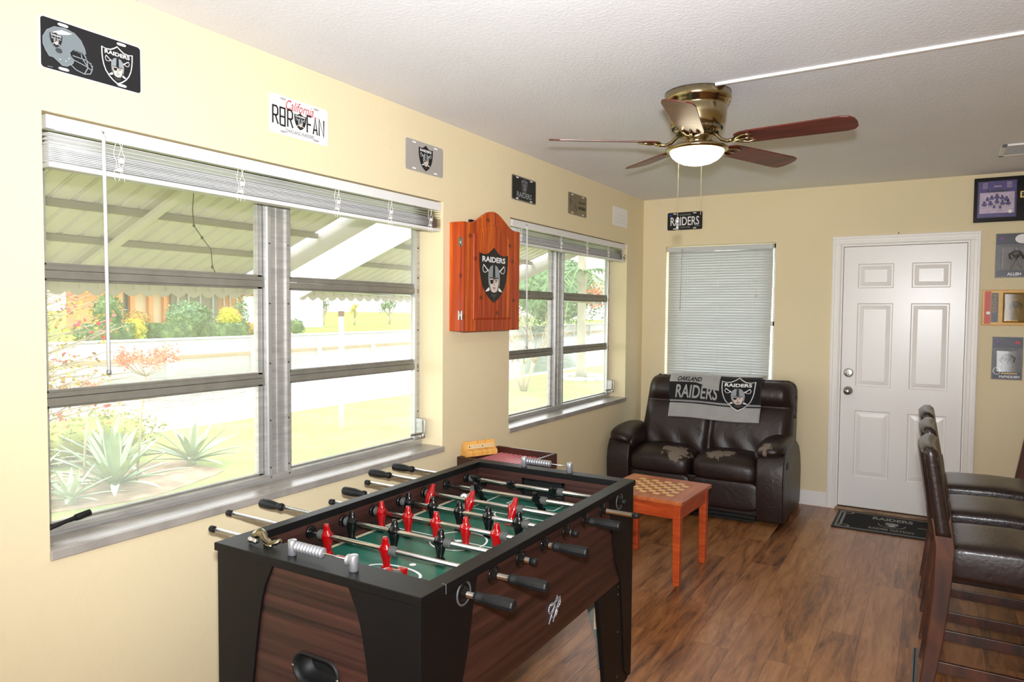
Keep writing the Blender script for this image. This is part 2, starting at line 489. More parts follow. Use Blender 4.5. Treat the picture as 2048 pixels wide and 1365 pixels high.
def team_emblem(border=True, edge='art_white', detail=True):
    A = Art()
    if border: A.poly(shield_outline(1.0), edge, 1).poly(shield_outline(.93), 'art_black', 2)
    else: A.poly(shield_outline(1.0), 'art_black', 2)
    A.text('RAIDERS', -.4, .4, .265, .395, 'art_white', 4, bold=.03)
    # sabres: hilts at the top, tips below
    for s in (-1, 1):
        A.line([(s * .36, .2), (s * .12, .0)], .026, 'art_white', 3)
        A.line([(s * .36, .19), (s * .385, .11), (s * .365, .05), (s * .32, .02), (s * .25, .04)], .014, 'art_white', 3)
        A.line([(s * .2, .1), (s * .33, .02)][::1], .02, 'art_white', 3) if False else None
        A.line([(s * .2, .1), (s * .26, .03)], .02, 'art_white', 3)
        A.poly([(s * .1, -.3), (s * .2, -.33), (s * .3, -.42), (s * .2, -.41), (s * .1, -.36)], 'art_white', 3)
    # helmet
    A.poly([(-.2, -.1), (-.2, .0), (-.17, .1), (-.11, .18), (0, .215), (.11, .18), (.17, .1), (.2, .0), (.21, -.1), (.19, -.27), (.15, -.37), (.1, -.42), (-.1, -.42), (-.15, -.37), (-.18, -.27)], 'art_silver', 4)
    A.poly([(-.045, -.08), (-.035, .21), (.035, .21), (.045, -.08)], 'art_black', 5)
    # face
    A.poly([(-.145, -.1), (.145, -.1), (.15, -.2), (.125, -.33), (.07, -.42), (0, -.44), (-.07, -.42), (-.12, -.33), (-.145, -.2)], 'art_skin', 5)
    A.poly([(-.15, -.085), (.15, -.085), (.15, -.11), (-.15, -.11)], 'art_black', 6)
    A.poly([(-.14, -.14), (-.02, -.135), (-.025, -.2), (-.05, -.235), (-.11, -.235), (-.13, -.2)], 'art_black', 7)      # eye patch
    A.line([(-.03, -.14), (.08, -.09)], .022, 'art_black', 7)
    A.line([(.03, -.15), (.12, -.135)], .022, 'art_black', 7)
    A.line([(.045, -.185), (.1, -.18)], .022, 'art_black', 7)
    A.line([(.0, -.18), (.02, -.26), (-.02, -.275)], .014, 'art_dark', 7)
    A.line([(-.055, -.325), (.055, -.325)], .018, 'art_dark', 7)
    A.line([(-.03, -.36), (.035, -.36)], .012, 'art_dark', 7)
    A.line([(-.165, -.25), (-.13, -.4), (-.03, -.47), (.03, -.47), (.13, -.4), (.165, -.25)], .02, 'art_black', 7)
    A.poly([(-.12, -.43), (-.03, -.48), (.03, -.48), (.12, -.43), (.08, -.52), (0, -.55), (-.08, -.52)], 'art_dark', 4)
    return A


def helmet_art(outline=False):
    """side view of a football helmet, facing right, about one unit tall"""
    A = Art()
    shell = [(-.5, -.02), (-.5, .15), (-.42, .33), (-.27, .46), (-.05, .5), (.15, .45), (.28, .33), (.36, .15), (.38, .04), (.32, .0), (.1, .03), (.04, -.04), (.06, -.13), (.13, -.2), (.1, -.3), (-.02, -.4), (-.12, -.41), (-.2, -.34), (-.3, -.27), (-.38, -.27), (-.45, -.15)]
    if outline:
        A.line(shell, .018, 'art_dark', 2, closed=True)
    else:
        A.poly(shell, 'helmet', 2); A.line(shell, .012, 'art_silver', 3, closed=True)
        A.poly([(-.3, .33), (-.12, .43), (.1, .42), (.0, .36), (-.2, .3)], 'art_white', 3)
        A.line([(.1, .03), (.3, .02), (.4, -.03)], .03, 'art_dark', 3)
        A.ell(-.18, -.08, .07, .06, 'art_dark', 3)
        for x, y in ((-.16, -.28), (-.04, -.28), (.02, -.2)): A.ell(x, y, .012, .012, 'art_white', 4)
    k = 'art_dark' if outline else 'art_silver'
    for P in ([(.1, -.1), (.4, -.12), (.52, -.22), (.5, -.33)], [(.13, -.2), (.36, -.26), (.5, -.33)], [(.04, -.32), (.16, -.42), (.34, -.47), (.47, -.43), (.52, -.3), (.48, -.15)], [(.34, .02), (.4, -.12), (.42, -.3), (.34, -.47)], [(.28, -.02), (.3, -.1), (.4, -.25)]):
        A.line(P, .022, k, 4)
    A.add(team_emblem(border=not outline, edge='art_dark'), -.24, .16, .26, .28, 6)
    return A


M['helmet'] = mat('helmet_print_grey', (120, 130, 134), .35)
EMB = team_emblem()
EMB_PLAIN = team_emblem(border=False)


def plate(name, label, mtx, face, rim, W=.305, H=.152, slots='art_white', rimw=.004):
    """an embossed metal vanity plate hung on a wall, local xy plane, lower left corner at the origin"""
    mb = MB(); r = .012
    def rr(x0, y0, x1, y1, r):
        P = []
        for cx, cy, a0 in ((x1 - r, y1 - r, 0), (x0 + r, y1 - r, 90), (x0 + r, y0 + r, 180), (x1 - r, y0 + r, 270)):
            for k in range(6): a = radians(a0 + 18 * k); P.append((cx + r * cos(a), cy + r * sin(a)))
        return P
    mb.prism(rr(0, 0, W, H, r), 'z', .0005, .003, rim)
    o = mb.build(name, None); o.matrix_world = mtx; tag(o, label, 'license plate')
    A = Art(); A.poly(rr(rimw, rimw, W - rimw, H - rimw, r * .8), 'pf_' + name + label[:6], 0)
    M['pf_' + name + label[:6]] = face
    A.build('plate_face', o, base=.0031, step=.0003)
    s = MB()
    for x in (.065, W - .065):
        for y in (.012, H - .012):
            s.prism([(x + .009 * cos(t) + (.006 if cos(t) > 0 else -.006), y + .0042 * sin(t)) for t in [2 * pi * k / 16 for k in range(16)]], 'z', .0033, .0042, M[slots])
    s.build('mounting_slots', o)
    return o
# ------------------------------------------------------------------ room shell
XR, YB, WT = 4.7, -2.6, .2       # right wall, wall behind the camera, wall thickness
W1 = (1.08, 3.035, .80, 2.10)    # left wall openings: y0, y1, z0, z1
W2 = (3.72, 5.635, .80, 2.10)
W3 = (.21, 1.125, .80, 2.10)     # back wall window: x0, x1, z0, z1


def wall_with_holes(name, axis, lo, hi, z1, holes, a, b, m):
    """axis 'x': wall in the yz plane between x=a..b; 'y': in the xz plane between y=a..b"""
    mb = MB(); xs = sorted({lo, hi, *[h[0] for h in holes], *[h[1] for h in holes]}); zs = sorted({0, z1, *[h[2] for h in holes], *[h[3] for h in holes]})
    for p, q in zip(xs, xs[1:]):
        run = None
        for r, s in zip(zs, zs[1:]):
            cx, cz = (p + q) / 2, (r + s) / 2
            inside = any(h[0] < cx < h[1] and h[2] < cz < h[3] for h in holes)
            if not inside:
                if run is None: run = [r, s]
                else: run[1] = s
            if inside or s == zs[-1]:
                if run:
                    if axis == 'x': mb.box((a, p, run[0]), (b, q, run[1]), m)
                    else: mb.box((p, a, run[0]), (q, b, run[1]), m)
                run = None
    bmesh.ops.remove_doubles(mb.bm, verts=mb.bm.verts, dist=1e-5)
    # drop faces shared by neighbouring blocks
    seen = {}
    for f in list(mb.bm.faces):
        k = tuple(round(c, 4) for c in f.calc_center_median()); seen.setdefault(k, []).append(f)
    for fs in seen.values():
        if len(fs) > 1: bmesh.ops.delete(mb.bm, geom=fs, context='FACES_ONLY')
    return struct(mb.build(name, None))


DOORX = (1.612, 2.447)
wall_with_holes('wall_left', 'x', YB, DY + WT, HC, [W1, W2], -WT, 0, M['wall'])
wall_with_holes('wall_back', 'y', 0, XR, HC, [W3, (DOORX[0], DOORX[1], -.01, 2.055)], DY, DY + WT, M['wall'])
struct(MB().box((XR, YB, 0), (XR + WT, DY + WT, HC), M['wall']).build('wall_right'))
wall_with_holes('wall_front', 'y', -WT, XR + WT, HC, [(.9, 3.4, 0, 2.1)], YB - WT, YB, M['wall'])  # opening behind the camera, never in view, added for soft daylight fill
sd = bpy.data.objects.new('added_fill_door', None); link(sd); struct(sd)  # glass door made up for that opening
for a in (.9, 2.13):
    f_ = MB(); f_.box((a, YB - .12, 0), (a + .05, YB - .08, 2.1), M['alu']).box((a + 1.22, YB - .12, 0), (a + 1.27, YB - .08, 2.1), M['alu']).box((a + .05, YB - .12, 0), (a + 1.22, YB - .08, .06), M['alu']).box((a + .05, YB - .12, 2.04), (a + 1.22, YB - .08, 2.1), M['alu']); f_ = f_.build('fill_door_panel', sd); MB().box((a + .04, YB - .102, .05), (a + 1.23, YB - .098, 2.05), M['glass']).build('pane', f_)
struct(MB().box((-WT, YB - WT, -.12), (XR + WT, DY + WT + .1, 0), M['floor']).build('floor'))
struct(MB().box((-WT, YB - WT, HC), (XR + WT, DY + WT, HC + .15), M['ceiling']).build('ceiling'))


def baseboard(name, a, b, inward):
    mb = MB(); x0, y0 = a; x1, y1 = b
    t, h = .014, .115
    if abs(y1 - y0) < 1e-6: mb.box((x0, y0, .0), (x1, y0 - t, h - .012), M['trim']).box((x0, y0, h - .012), (x1, y0 - t * .6, h), M['trim'])
    else: mb.box((x0, y0, .0), (x0 + t * inward, y1, h - .012), M['trim']).box((x0, y0, h - .012), (x0 + t * .6 * inward, y1, h), M['trim'])
    return struct(mb.build(name, None, bevel=.002))


baseboard('baseboard_back', (.0, DY), (1.548, DY), 1)
baseboard('baseboard_right_of_door', (2.512, DY), (XR, DY), 1)
baseboard('baseboard_left', (0, YB), (0, DY - .015), 1)
bpy.data.objects['baseboard_right_of_door'].name = 'baseboard_back_right'


# ------------------------------------------------------------------ aluminium awning windows in the left wall
def left_window(name, y0, y1, ym0, ym1, label_crank):
    z0, z1 = .80, 2.10; xf = -.155
    root = bpy.data.objects.new(name, None); link(root); struct(root)
    root.location = (0, 0, 0)
    # outer frame: moulded rails and jambs
    mb = MB()
    mb.box((xf - .035, y0, z0), (xf, y0 + .07, z1), M['alu']).box((xf - .035, y1 - .014, z0), (xf, y1, z1), M['alu'])
    mb.box((xf - .035, y0, z1 - .05), (xf, y1, z1), M['alu'])
    mb.box((xf - .035, y0, z0), (xf + .004, y1, z0 + .032), M['alu'])
    mb.box((xf - .03, y0, z0 + .03), (xf + .02, y1, z0 + .012), M['alu'])
    mb.box((xf, y0, z0), (xf + .014, y1, z0 + .014), M['alu_light'])
    mb.build('window_frame', root, bevel=.002)
    # central mullion, three ribbed strips and screws
    mb = MB(); mw = ym1 - ym0
    mb.box((xf - .03, ym0 + .002, z0), (xf + .006, ym1 - .002, z1), M['alu'])
    mb.box((xf, ym0 + .012, z0 + .01), (xf + .016, ym0 + .028, z1), M['alu_light'])
    mb.box((xf, ym1 - .028, z0 + .01), (xf + .016, ym1 - .012, z1), M['alu'])
    mb.box((xf, ym0 + mw / 2 - .008, z0 + .01), (xf + .01, ym0 + mw / 2 + .008, z1), M['alu'])
    for yy in (ym0 + .02, ym1 - .02):
        for zz in (.86, 1.06, 1.3, 1.55, 1.8): mb.cyl((xf + .015, yy, zz), (xf + .0185, yy, zz), .0035, m=M['rubber'], n=8)
        mb.cyl((xf + .005, yy, z0 + .02), (xf + .02, yy, z0 + .02), .005, m=M['rubber'], n=8)
    mb.build('mullion', root, bevel=.0015)
    for a, b in ((y0 + .07, ym0), (ym1, y1 - .014)):
        rails = [(z0 + .03, 1.213), (1.255, 1.618), (1.66, z1 - .045)]
        for k, (c, d) in enumerate(rails):
            s = MB(); e = .013
            # vent sash with a pane; the bar under each sash is wider
            s.box((xf - .03, a + .002, c), (xf - .004, a + e, d), M['alu']).box((xf - .03, b - e - .012, c), (xf - .004, b - .002, d), M['alu'])
            s.box((xf - .03, a + .002, d - .008), (xf - .004, b - .002, d), M['alu_dark'])
            s.box((xf - .03, a + .002, c), (xf - .004, b - .002, c + .008), M['alu_dark'])
            sash = s.build('sash', root, bevel=.0012)
            g = MB().box((xf - .0185, a + e - .001, c + .006), (xf - .0155, b - e - .01, d - .006), M['glass'])
            g.build('pane', sash)
        for c, d in ((1.213, 1.255), (1.618, 1.66)):
            s = MB(); s.box((xf - .03, a, c), (xf + .006, b, d - .017), M['alu_dark']).box((xf - .03, a, d - .015), (xf, b, d), M['alu_dark'])
            s.build('meeting_bar', root, bevel=.0012)
    # jamb channel and screws at the far side
    mb = MB(); mb.box((xf - .01, y1 - .05, z0 + .03), (xf + .008, y1 - .034, z1), M['alu_light']).box((xf - .01, y1 - .03, z0 + .03), (xf + .004, y1 - .012, z1), M['alu'])
    for zz in (.98, 1.2, 1.42, 1.7, 1.86): mb.cyl((xf + .004, y1 - .022, zz), (xf + .0085, y1 - .022, zz), .0035, m=M['rubber'], n=8)
    mb.build('side_channel', root, bevel=.001)
    # marble stool
    s = MB().box((-.17, y0 + .001, z0 - .0275), (-.0005, y1 - .001, z0 + .002), M['marble'])
    s.box((-.001, y0 - .002, z0 - .0275), (.012, y1 + .006, z0 + .002), M['marble'])
    s.build('window_sill', root, bevel=.003)
    # crank operator at the far jamb
    c = MB(); yy = y1 - .012
    c.box((xf + .002, yy - .03, .845), (xf + .05, yy - .008, .945), M['alu'])
    c.tube([(xf + .045, yy - .02, .945), (xf + .062, yy - .022, .935), (xf + .066, yy - .022, .88), (xf + .055, yy - .022, .855)], .006, M['alu'])
    c.cyl((xf + .05, yy - .02, .865), (xf + .02, yy - .09, .862), .007, m=M['nickel'], n=10)
    c.cyl((xf + .052, yy - .02, .84), (xf + .048, yy - .02, .865), .012, m=M['nickel'], n=12)
    c.build('crank_operator', root, bevel=.003)
    return root


w1 = left_window('window_1', W1[0], W1[1], 1.994, 2.132, '')
w2 = left_window('window_2', W2[0], W2[1], 4.59, 4.752, '')
# near locking lever of window 1 (dark) and a small catch on window 2
mb = MB(); mb.tube([(-.14, 1.085, .822), (-.125, 1.13, .832), (-.12, 1.19, .845), (-.12, 1.235, .852)], [.008, .008, .007, .009], M['rubber']); mb.cyl((-.12, 1.215, .849), (-.12, 1.262, .856), .011, m=M['rubber'], n=12); mb.box((-.152, 1.083, .812), (-.132, 1.12, .838), M['alu_dark'])
mb.build('crank_lever', w1, bevel=.001)
mb = MB(); mb.tube([(-.135, 3.76, .83), (-.12, 3.80, .84), (-.115, 3.86, .85)], .006, M['alu']); mb.cyl((-.115, 3.85, .848), (-.112, 3.875, .856), .009, m=M['alu_light'], n=10)
mb.build('crank_lever', w2)


# ------------------------------------------------------------------ venetian blinds pulled up on the left wall
def raised_blind(label, y0, y1, wand_y, wand_z, cords, nloose=3, zb=1.945):
    t = thing('venetian_blind', label, 'window blind', (-.03, (y0 + y1) / 2, 2.097), group=None); c = -(y0 + y1) / 2
    def Y(y): return y + c
    L = y1 - y0
    mb = MB(); x = 0.0
    mb.box((-.02, Y(y0) + .008, -.042), (.018, Y(y1) - .008, -.002), M['blind'])
    mb.box((.018, Y(y0) + .03, -.046), (.022, Y(y1) - .002, -.004), M['blind'])
    mb.build('headrail', t, bevel=.0015)
    # loose slats, slightly tilted, then the pressed stack
    s = MB(); z = -.058
    def slat(z, tilt, sag=0, xo=0):
        def f(u, v):
            a = (v - .5) * .05
            yy = Y(y0) + .012 + u * (L - .024)
            return Vector((xo + a * cos(tilt), yy, z + a * sin(tilt) + .0035 * (1 - (2 * v - 1) ** 2) - sag * sin(pi * u)))
        s.grid(f, 10, 4, M['blind'], thick=lambda u, v: f(u, v) - Vector((0, 0, .0008)))
    for k in range(nloose): slat(z - .0, .1, .002); z -= .0125
    bottom = zb - 2.097
    n = 26; top = z + .004
    for k in range(n):
        slat(top - (top - bottom - .016) * k / (n - 1), .12 * sin(k * 2.1), .001, xo=.0018 * sin(k * 1.7))
    s.build('slats', t)
    b = MB(); b.box((-.025, Y(y0) + .012, bottom - .004), (.025, Y(y1) - .012, bottom + .012), M['blind'])
    b.build('bottom_rail', t, bevel=.004)
    for yc in cords:
        q = MB()
        for dx, dy in ((.026, -.014), (.026, .0), (.026, .012)):
            P = [(dx + .002 * sin(k * 1.9 + dy * 90), Y(yc) + dy + .005 * sin(k * 1.3 + dy * 300), -.045 - k * ((.045 + abs(bottom + .045)) / 9) * .9) for k in range(9)]
            q.tube(P, .0011, M['cord'], n=5)
        q.blob((.028, Y(yc), bottom + .02), (.006, .014, .006), 1.0, (8, 6), M['cord'])
        q.blob((.028, Y(yc) + .006, bottom + .05), (.005, .012, .009), 1.0, (8, 6), M['cord'])
        q.build('ladder_cord', t)
    w = MB(); w.cyl((.03, Y(wand_y), -.03), (.032, Y(wand_y) + .004, wand_z - 2.097), .0055, m=M['blind'], n=6)
    w.cyl((.032, Y(wand_y) + .004, wand_z - 2.097), (.032, Y(wand_y) + .004, wand_z - 2.097 - .015), .0072, m=M['silver'], n=8)
    w.tube([(.02, Y(wand_y), -.02), (.03, Y(wand_y), -.022), (.03, Y(wand_y), -.04)], .0025, M['nickel'])
    w.build('tilt_wand', t)
    return t


raised_blind('long white blind pulled up over the wide window nearest the camera', W1[0] + .01, W1[1] - .006, 1.258, 1.33, (1.31, 1.77, 2.27, 2.62, 2.93))
raised_blind('white blind pulled up over the farther window beside the dart cabinet', W2[0] + .008, W2[1] - .006, 3.93, 1.30, (3.86, 4.42, 4.85, 5.25, 5.55), zb=1.95)

# ------------------------------------------------------------------ window in the back wall with a closed blind
root = bpy.data.objects.new('window_3', None); link(root); struct(root)
mb = MB(); x0, x1, z0, z1 = W3
for a, b in (((x0, z0), (x0 + .035, z1)), ((x1 - .035, z0), (x1, z1)), ((x0, z1 - .035), (x1, z1)), ((x0, z0), (x1, z0 + .04)), ((x0, 1.42), (x1, 1.46))):
    mb.box((a[0], DY + .12, a[1]), (b[0], DY + .15, b[1]), M['alu'])
mb.build('window_frame', root, bevel=.002)
MB().box((x0 + .03, DY + .133, z0 + .03), (x1 - .03, DY + .137, z1 - .03), M['glass']).build('pane', root)
MB().box((x0, DY - .012, z0 - .03), (x1, DY + .12, z0 + .002), M['marble']).build('window_sill', root, bevel=.003)

t = thing('venetian_blind', 'closed white blind covering the back window behind the loveseat', 'window blind', ((x0 + x1) / 2, DY + .03, 2.095))
hw = (x1 - x0) / 2 - .012
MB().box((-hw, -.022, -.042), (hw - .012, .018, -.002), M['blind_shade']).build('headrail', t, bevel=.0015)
s = MB(); n = 56; zt, zbm = -.055, 1.02 - 2.095 - .2
for k in range(n):
    z = zt + (zbm - zt) * k / (n - 1)
    tl = 1.12 if k % 9 else 1.05
    wob = .006 * sin(k * .8)
    def f(u, v, z=z, tl=tl):
        a = (v - .5) * .027
        shift = -.02 * max(0, (k - 12) / 44) if u > .5 else 0
        return Vector((-hw + .004 + u * (2 * hw - .016 + shift), -a * cos(tl) - .0016 * (1 - (2 * v - 1) ** 2), z - a * sin(tl) + .0008 * sin(u * 9 + k)))
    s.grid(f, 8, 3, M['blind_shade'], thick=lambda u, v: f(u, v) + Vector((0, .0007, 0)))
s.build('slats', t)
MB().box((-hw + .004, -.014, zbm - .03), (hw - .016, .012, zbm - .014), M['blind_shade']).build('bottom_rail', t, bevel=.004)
for xx in (-.29, -.27, .0, .27, .285):
    MB().cyl((xx, -.019, -.045), (xx + (.004 if xx < 0 else -.006), -.019, zbm - .02), .0011, m=M['cord'], n=5).build('ladder_cord', t)
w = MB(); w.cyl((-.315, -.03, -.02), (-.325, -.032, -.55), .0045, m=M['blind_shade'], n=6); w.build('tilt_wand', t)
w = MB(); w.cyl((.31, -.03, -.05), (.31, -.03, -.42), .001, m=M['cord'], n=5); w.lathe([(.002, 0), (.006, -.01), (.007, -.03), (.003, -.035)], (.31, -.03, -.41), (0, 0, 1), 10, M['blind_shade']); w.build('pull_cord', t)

# ------------------------------------------------------------------ door
droot = bpy.data.objects.new('door_1', None); link(droot); struct(droot)
fy = DY + .012        # front face of the slab
x0, x1 = 1.629, 2.430; z0, z1 = .03, 2.04
panels = [(1.737, 1.964, 1.724, 1.909), (2.090, 2.328, 1.722, 1.908), (1.730, 1.972, .967, 1.608), (2.089, 2.336, .967, 1.608), (1.724, 1.971, .262, .782), (2.089, 2.336, .27, .78)]
mb = MB(); xs = sorted({x0, x1, 1.730, 1.972, 2.089, 2.336}); zs = sorted({z0, z1, .265, .782, .967, 1.608, 1.723, 1.909})
P6 = [(a, b, c, d) for (a, b) in ((1.730, 1.972), (2.089, 2.336)) for (c, d) in ((.265, .782), (.967, 1.608), (1.723, 1.909))]
V = {}
def vv(x, y, z):
    k = (round(x, 5), round(y, 5), round(z, 5))
    if k not in V: V[k] = mb.bm.verts.new((x, y, z))
    return V[k]
i = mb.mi(M['door'])
for a, b in zip(xs, xs[1:]):
    for c, d in zip(zs, zs[1:]):
        if any(p[0] <= (a + b) / 2 <= p[1] and p[2] <= (c + d) / 2 <= p[3] for p in P6): continue
        mb.face([vv(a, fy, c), vv(b, fy, c), vv(b, fy, d), vv(a, fy, d)], i)
for (a, b, c, d) in P6:
    # moulded recess: in, small step, sloped raised field
    steps = [(0, 0), (.008, .009), (.016, .009), (.018, .006), (.046, .001)]
    prev = None
    for (ins, dep) in steps:
        ring = [vv(a + ins, fy + dep, c + ins), vv(b - ins, fy + dep, c + ins), vv(b - ins, fy + dep, d - ins), vv(a + ins, fy + dep, d - ins)]
        if prev:
            for k in range(4): mb.face([prev[k], prev[(k + 1) % 4], ring[(k + 1) % 4], ring[k]], i)
        prev = ring
    mb.face(prev, i)
A = [vv(x0, fy, z0), vv(x1, fy, z0), vv(x1, fy, z1), vv(x0, fy, z1)]; B = [vv(x0, fy + .04, z0), vv(x1, fy + .04, z0), vv(x1, fy + .04, z1), vv(x0, fy + .04, z1)]
for k in range(4): mb.face([A[k], A[(k + 1) % 4], B[(k + 1) % 4], B[k]], i)
mb.face(B[::-1], i)
mb.build('door_panel', droot, fix=False)
h = MB(); h.lathe([(.032, 0), (.033, .006), (.028, .011), (.014, .014), (.013, .03), (.024, .036), (.0285, .048), (.027, .058), (.018, .066), (.0, .068)], (1.681, fy, .930), (0, -1, 0), 28, M['nickel']); h.build('door_handle', droot)
h = MB(); h.lathe([(.033, 0), (.034, .008), (.029, .016), (.0, .017)], (1.681, fy, 1.070), (0, -1, 0), 28, M['nickel']); h.box((1.676, fy - .034, 1.053), (1.686, fy - .014, 1.087), M['nickel']); h.build('deadbolt', droot, bevel=.002)
# frame and casing
tr = MB(); jy = DY + .06
tr.box((DOORX[0], DY - .004, .0), (x0 - .003, DY + WT, z1 + .003), M['trim']).box((x1 + .003, DY - .004, .0), (DOORX[1], DY + WT, z1 + .003), M['trim']).box((DOORX[0], DY - .004, z1 + .003), (DOORX[1], DY + WT, 2.058), M['trim'])
tr.build('door_frame', droot, bevel=.002)
cs = MB()
for a, b, th in ((.0, .064, .012), (.004, .022, .019), (.04, .058, .016)):
    cs.box((1.548 + a, DY - .004 - th, 0), (1.548 + b, DY - .0005, 2.122 - b), M['trim'])
    cs.box((2.512 - b, DY - .004 - th, 0), (2.512 - a, DY - .0005, 2.122 - b), M['trim'])
    cs.box((1.548 + a, DY - .004 - th, 2.122 - b), (2.512 - a, DY - .0005, 2.122 - a), M['trim'])
struct(cs.build('trim_1', None, bevel=.003))
th = MB(); th.box((1.615, DY - .03, 0), (2.445, DY + .10, .022), wood('threshold_oak', [(.2, (120, 92, 66)), (.8, (160, 130, 100))], (1, 12, 1), 3)); struct(th.build('trim_2', None, bevel=.006))  # guides sky light through the added door
struct(MB().box((DOORX[0], DY + .16, 0), (DOORX[1], DY + WT, 2.05), M['trim']).build('trim_3'))
bpy.data.objects['trim_3'].location.y = -.07

# ceiling raceway and air vent
rw = MB(); P = [(1.384, 3.125), (1.40, 3.105), (2.9, 3.055)]
for (a, b) in zip(P, P[1:]):
    d = Vector((b[0] - a[0], b[1] - a[1])).normalized(); q = Vector((-d.y, d.x)) * .008
    rw.hexa([(a[0] - q.x, a[1] - q.y, HC - .011), (b[0] - q.x, b[1] - q.y, HC - .011), (b[0] + q.x, b[1] + q.y, HC - .011), (a[0] + q.x, a[1] + q.y, HC - .011), (a[0] - q.x, a[1] - q.y, HC), (b[0] - q.x, b[1] - q.y, HC), (b[0] + q.x, b[1] + q.y, HC), (a[0] + q.x, a[1] + q.y, HC)], M['trim'])
tag(rw.build('cable_raceway', None, bevel=.002), 'slim white cable cover running along the ceiling to the fan', 'cable cover')
v = thing('ceiling_vent', 'white metal air vent on the ceiling above the door', 'air vent', (2.55, 5.02, HC))
f = MB(); w_, l_ = .42, .33
for a, b in (((0, 0), (w_, .03)), ((0, l_ - .03), (w_, l_)), ((0, 0), (.03, l_)), ((w_ - .03, 0), (w_, l_))): f.box((a[0], a[1], -.012), (b[0], b[1], -.0005), M['trim'])
f.build('vent_frame', v, bevel=.003)
f = MB()
for k in range(9):
    yy = .04 + k * .03; f.hexa([(.03, yy, -.012), (w_ - .03, yy, -.012), (w_ - .03, yy + .003, -.012), (.03, yy + .003, -.012), (.03, yy + .014, -.001), (w_ - .03, yy + .014, -.001), (w_ - .03, yy + .017, -.001), (.03, yy + .017, -.001)], M['trim'])
f.build('vent_louvres', v)
MB().box((.03, .03, -.0015), (w_ - .03, l_ - .03, -.0005), M['art_dark']).build('duct_shade_sheet', v)  # dark sheet painting the shade behind the louvres, no hole here
# ------------------------------------------------------------------ foosball table
TX0, TX1, TY0, TY1 = .455, 1.217, 1.305, 2.703      # rail outline
ZT, ZR, ZF = .845, .792, .72                        # rail top, rod axis, playfield
M['mahogany'] = wood('foosball_mahogany_vinyl', [(.0, (24, 12, 10)), (.35, (46, 25, 21)), (.6, (58, 33, 27)), (1, (72, 42, 34))], (.5, .5, 22), 2.0, rough=.42, dist=.5, bump=.01)
M['field'] = mat('green_playfield', (36, 98, 82), .3, noise=.22, nscale=7)
M['raw'] = mat('raw_grey_board', (112, 116, 108), .8, noise=.15, nscale=30)
M['cream'] = mat('cream_print', (212, 196, 166), .5)

T = thing('foosball_table', 'large foosball table with black rails and dark mahogany sides', 'foosball table', ((TX0 + TX1) / 2, (TY0 + TY1) / 2, 0))
TC = Vector(T.location)


def tp(x, y, z): return (x - TC.x, y - TC.y, z)


def tbox(mb, a, b, m): return mb.box(tp(*a), tp(*b), m)


bx0, bx1, by0, by1 = .467, 1.206, 1.318, 2.690
ix0, ix1, iy0, iy1 = .497, 1.168, 1.405, 2.643
ZB = .466
mb = MB()
# long sides with rod holes omitted: the bearings cover them
tbox(mb, (bx0, by0, ZB), (ix0 - .006, by1, ZT - .022), M['mahogany']); tbox(mb, (ix1 + .006, by0, ZB), (bx1, by1, ZT - .022), M['mahogany'])
tbox(mb, (ix0 - .006, iy1 + .005, ZB), (ix1 + .006, by1, ZT - .022), M['mahogany'])
# near end: board with a pill-shaped opening for the ball return
pcx, pcz, hl, hh = .855, .562, .082, .042
def pill(k):
    return [(pcx + (1 if cos(a) > 0 else -1) * (hl - hh) + hh * cos(a) * k - TC.x, pcz + hh * sin(a) * k) for a in [2 * pi * (j + .5) / 28 for j in range(28)]]
rect = [(ix0 - .006 - TC.x, ZB), (ix1 + .006 - TC.x, ZB), (ix1 + .006 - TC.x, ZT - .022), (ix0 - .006 - TC.x, ZT - .022)]
hole = pill(1.0); allp = rect + hole; i_ = mb.mi(M['mahogany'])
tri = tessellate_polygon([[Vector((p[0], p[1], 0)) for p in rect], [Vector((p[0], p[1], 0)) for p in hole]])
for yy in (by0, iy0 - .02):
    vs = [mb.bm.verts.new((p[0], yy - TC.y, p[1])) for p in allp]
    for t3 in tri: mb.face([vs[k] for k in t3], i_)
mb.build('cabinet_body', T, bevel=.001)
mb = MB(); tbox(mb, (ix0 - .006, iy0 - .02, ZB + .004), (ix1 + .006, iy1 + .005, ZB + .018), M['black']); mb.build('bottom_board', T)
# top rails, mitred frame with rounded lip
mb = MB()
for (a, b, c, d) in (((TX0, TY0), (TX1, TY0), (ix1 - .003, iy0), (ix0, iy0)), ((TX1, TY0), (TX1, TY1), (ix1 - .003, iy1), (ix1 - .003, iy0)), ((TX1, TY1), (TX0, TY1), (ix0, iy1), (ix1 - .003, iy1)), ((TX0, TY1), (TX0, TY0), (ix0, iy0), (ix0, iy1))):
    mb.hexa([tp(*p, ZT - .024) for p in (a, b, c, d)] + [tp(*p, ZT) for p in (a, b, c, d)], M['black'])
bmesh.ops.remove_doubles(mb.bm, verts=mb.bm.verts, dist=1e-5)
mb.build('top_rail', T, bevel=.002)
